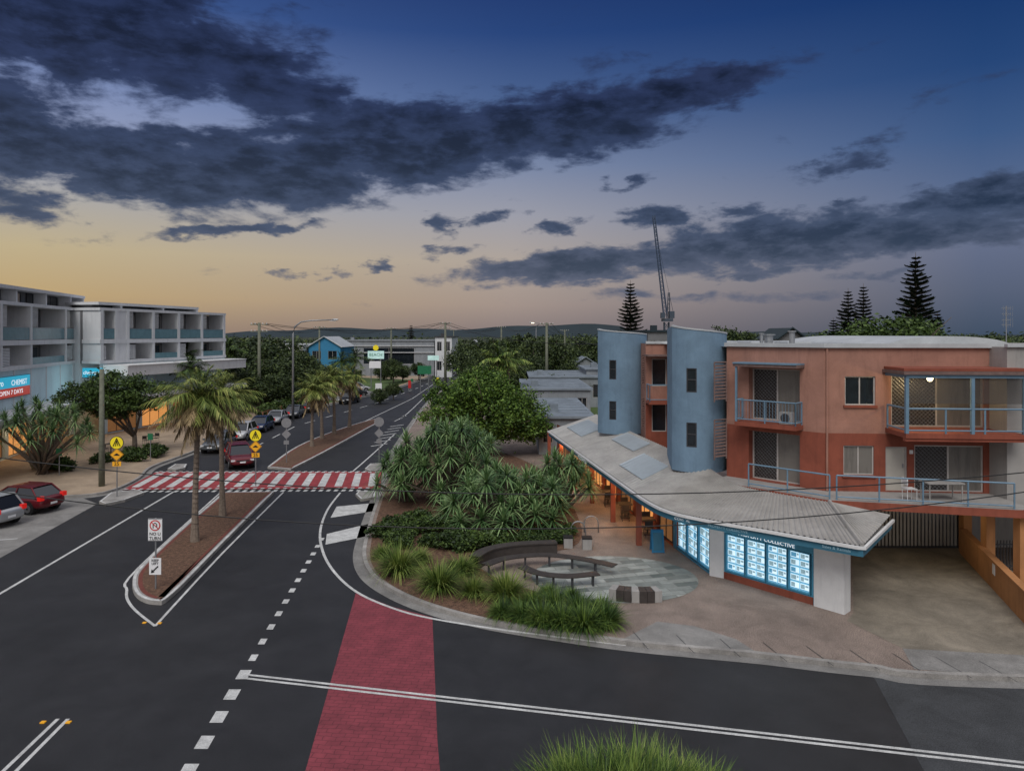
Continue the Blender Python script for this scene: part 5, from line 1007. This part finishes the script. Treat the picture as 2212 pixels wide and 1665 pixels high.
n2=nd('ShaderNodeTexNoise'); n2.inputs['Scale'].default_value=3.6; n2.inputs['Detail'].default_value=6; n2.inputs['Roughness'].default_value=.62; Lk_.new(mp.outputs[0],n2.inputs['Vector'])
def ell(u,v,ru,rv,rot,amp):
    a_=math.degrees(math.atan((u-CX)/F))/10; e_=math.degrees(math.atan((HOR-v)/math.hypot(F,u-CX)))/10; k=math.cos(math.radians(a_*10))
    m=nd('ShaderNodeMapping',vector_type='TEXTURE'); m.inputs['Location'].default_value=(a_,e_,0); m.inputs['Rotation'].default_value=(0,0,math.radians(rot)); m.inputs['Scale'].default_value=(ru*.00382*k*k*1.35,rv*.00382*k*1.5,1); Lk_.new(w3.outputs[0],m.inputs[0])
    l=nd('ShaderNodeVectorMath',operation='LENGTH'); Lk_.new(m.outputs[0],l.inputs[0]); return mrange(l.outputs['Value'],.1,1.2,amp,0.)
E=[(180,50,560,135,-3,1.35),(560,170,230,90,-12,1.2),(20,280,200,85,-12,1.35),(270,355,350,70,-14,1.55),(580,370,270,70,-4,1.5),(830,320,350,84,6,1.55),(1180,275,350,70,9,1.5),(1470,205,220,44,8,1.35),(1130,345,100,26,10,.95),(50,440,140,40,-8,1.15),
 (520,498,250,14,7,.95),(960,482,52,26,5,1.0),(1065,472,60,15,10,.9),(1198,488,68,18,8,.95),(1350,397,60,14,8,.85),(1422,472,92,22,3,1.05),(1612,452,90,19,3,1.05),(1842,345,110,32,8,1.1),(1700,520,350,52,5,1.75),(1280,568,300,34,5,1.5),(2110,435,200,42,9,1.6),(2060,498,270,32,4,1.4),(1820,442,76,14,10,.9),(722,590,42,9,0,.85),(820,577,42,10,0,.85),(610,590,56,9,0,.8),(1260,612,100,11,4,.75),(1660,586,150,13,4,.95),(1920,590,130,11,4,.75),(2060,195,140,24,8,.6),(1280,140,100,32,-10,.5),(960,545,66,13,8,.75),(1500,640,420,15,0,.6)]
acc=None
for e in E:
    o=ell(*e); acc=o if acc is None else math_('MAXIMUM',acc,o)
dens=math_('ADD',acc,math_('MULTIPLY',math_('SUBTRACT',n1.outputs[0],.5),2.5))
cl=mrange(dens,.30,.92)
core=mrange(dens,.6,1.6)
hi=ramp([(0,(74,82,100)),(1,(17,23,42)),(.14,(58,72,92)),(.28,(38,53,76)),(.45,(29,40,60)),(.62,(22,29,48))],ef)
lo=ramp([(0,(104,104,118)),(1,(38,50,84)),(.14,(90,98,118)),(.28,(68,82,108)),(.45,(54,68,98)),(.62,(44,56,90))],ef)
ccol=mixc(math_('MULTIPLY',core,mrange(n2.outputs[0],.28,.6)),lo,hi)
skyc=mixc(math_('MULTIPLY',cl,.96),sky,ccol)
skyc=mixc(mrange(el,3.0,5.0),skyc,(.64,.66,.74,1))  # unseen sky above the view brightened to add light to the scene
skyc=mixc(math_('MULTIPLY',mrange(sx.outputs[1],.1,-.6),.9),skyc,(.56,.55,.58,1))  # sky behind the camera made paler and brighter as added fill light
ns_=nd('ShaderNodeTexSky'); ns_.sky_type='NISHITA'; ns_.sun_disc=False; ns_.sun_elevation=math.radians(1.); ns_.sun_rotation=math.radians(-60)
ad=nd('ShaderNodeMix',data_type='RGBA',blend_type='ADD'); ad.inputs[0].default_value=.0002; Lk_.new(skyc,ad.inputs[6]); Lk_.new(ns_.outputs[0],ad.inputs[7])
Lk_.new(ad.outputs[2],bg.inputs[0]); bg.inputs[1].default_value=1.
# ------------------------------------------------------------------ lights
def light(t,name,loc,e,col,**k):
    l=D.lights.new(name,t); l.energy=e; l.color=col
    for a_,v in k.items(): setattr(l,a_,v)
    o=D.objects.new(name,l); o.location=loc; COL.objects.link(o); return o
sn=light('SUN','dusk_sky_fill',(0,0,50),1.75,(1,.98,.95),angle=math.radians(32)); sn.rotation_euler=(math.radians(40),0,math.radians(-12))  # soft fill added from behind the camera, standing in for dusk skylight
light('POINT','balcony_lamp',(BULB[0],BULB[1],7.95),55,(1,.74,.40),shadow_soft_size=.08)
for x,y in ((6.0,35.5),(5.3,39.5),(4.5,44),(3.7,48.5)): light('POINT','awning_downlight',(x,y,2.4),65,(1,.52,.2),shadow_soft_size=.12)
light('POINT','shop_front_lamp',(8.0,26.6,2.3),12,(.8,.9,1),shadow_soft_size=.15)
light('POINT','driveway_lamp',(17.5,29.0,2.9),34,(1,.82,.5),shadow_soft_size=.15)
for s_ in (0,12): 
    p=lp(s_,1.4); light('POINT','street_awning_lamp',(p[0],p[1],3.2),70,(1,.72,.42),shadow_soft_size=.2)
light('POINT','podium_lamp',(lp(12,2.2)[0],lp(12,2.2)[1],5.4),45,(.5,.9,1),shadow_soft_size=.3)
# ------------------------------------------------------------------ camera
cam=D.cameras.new('Camera'); co=D.objects.new('Camera',cam); COL.objects.link(co); co.location=(0,0,H); co.rotation_euler=(math.radians(90),0,0)
cam.sensor_width=36; cam.lens=F/2212*36; cam.shift_y=-(832.5-HOR)/2212; cam.clip_end=12000; cam.clip_start=.1; scn.camera=co
scn.view_settings.view_transform='Standard'; scn.view_settings.look='None'; scn.view_settings.exposure=0
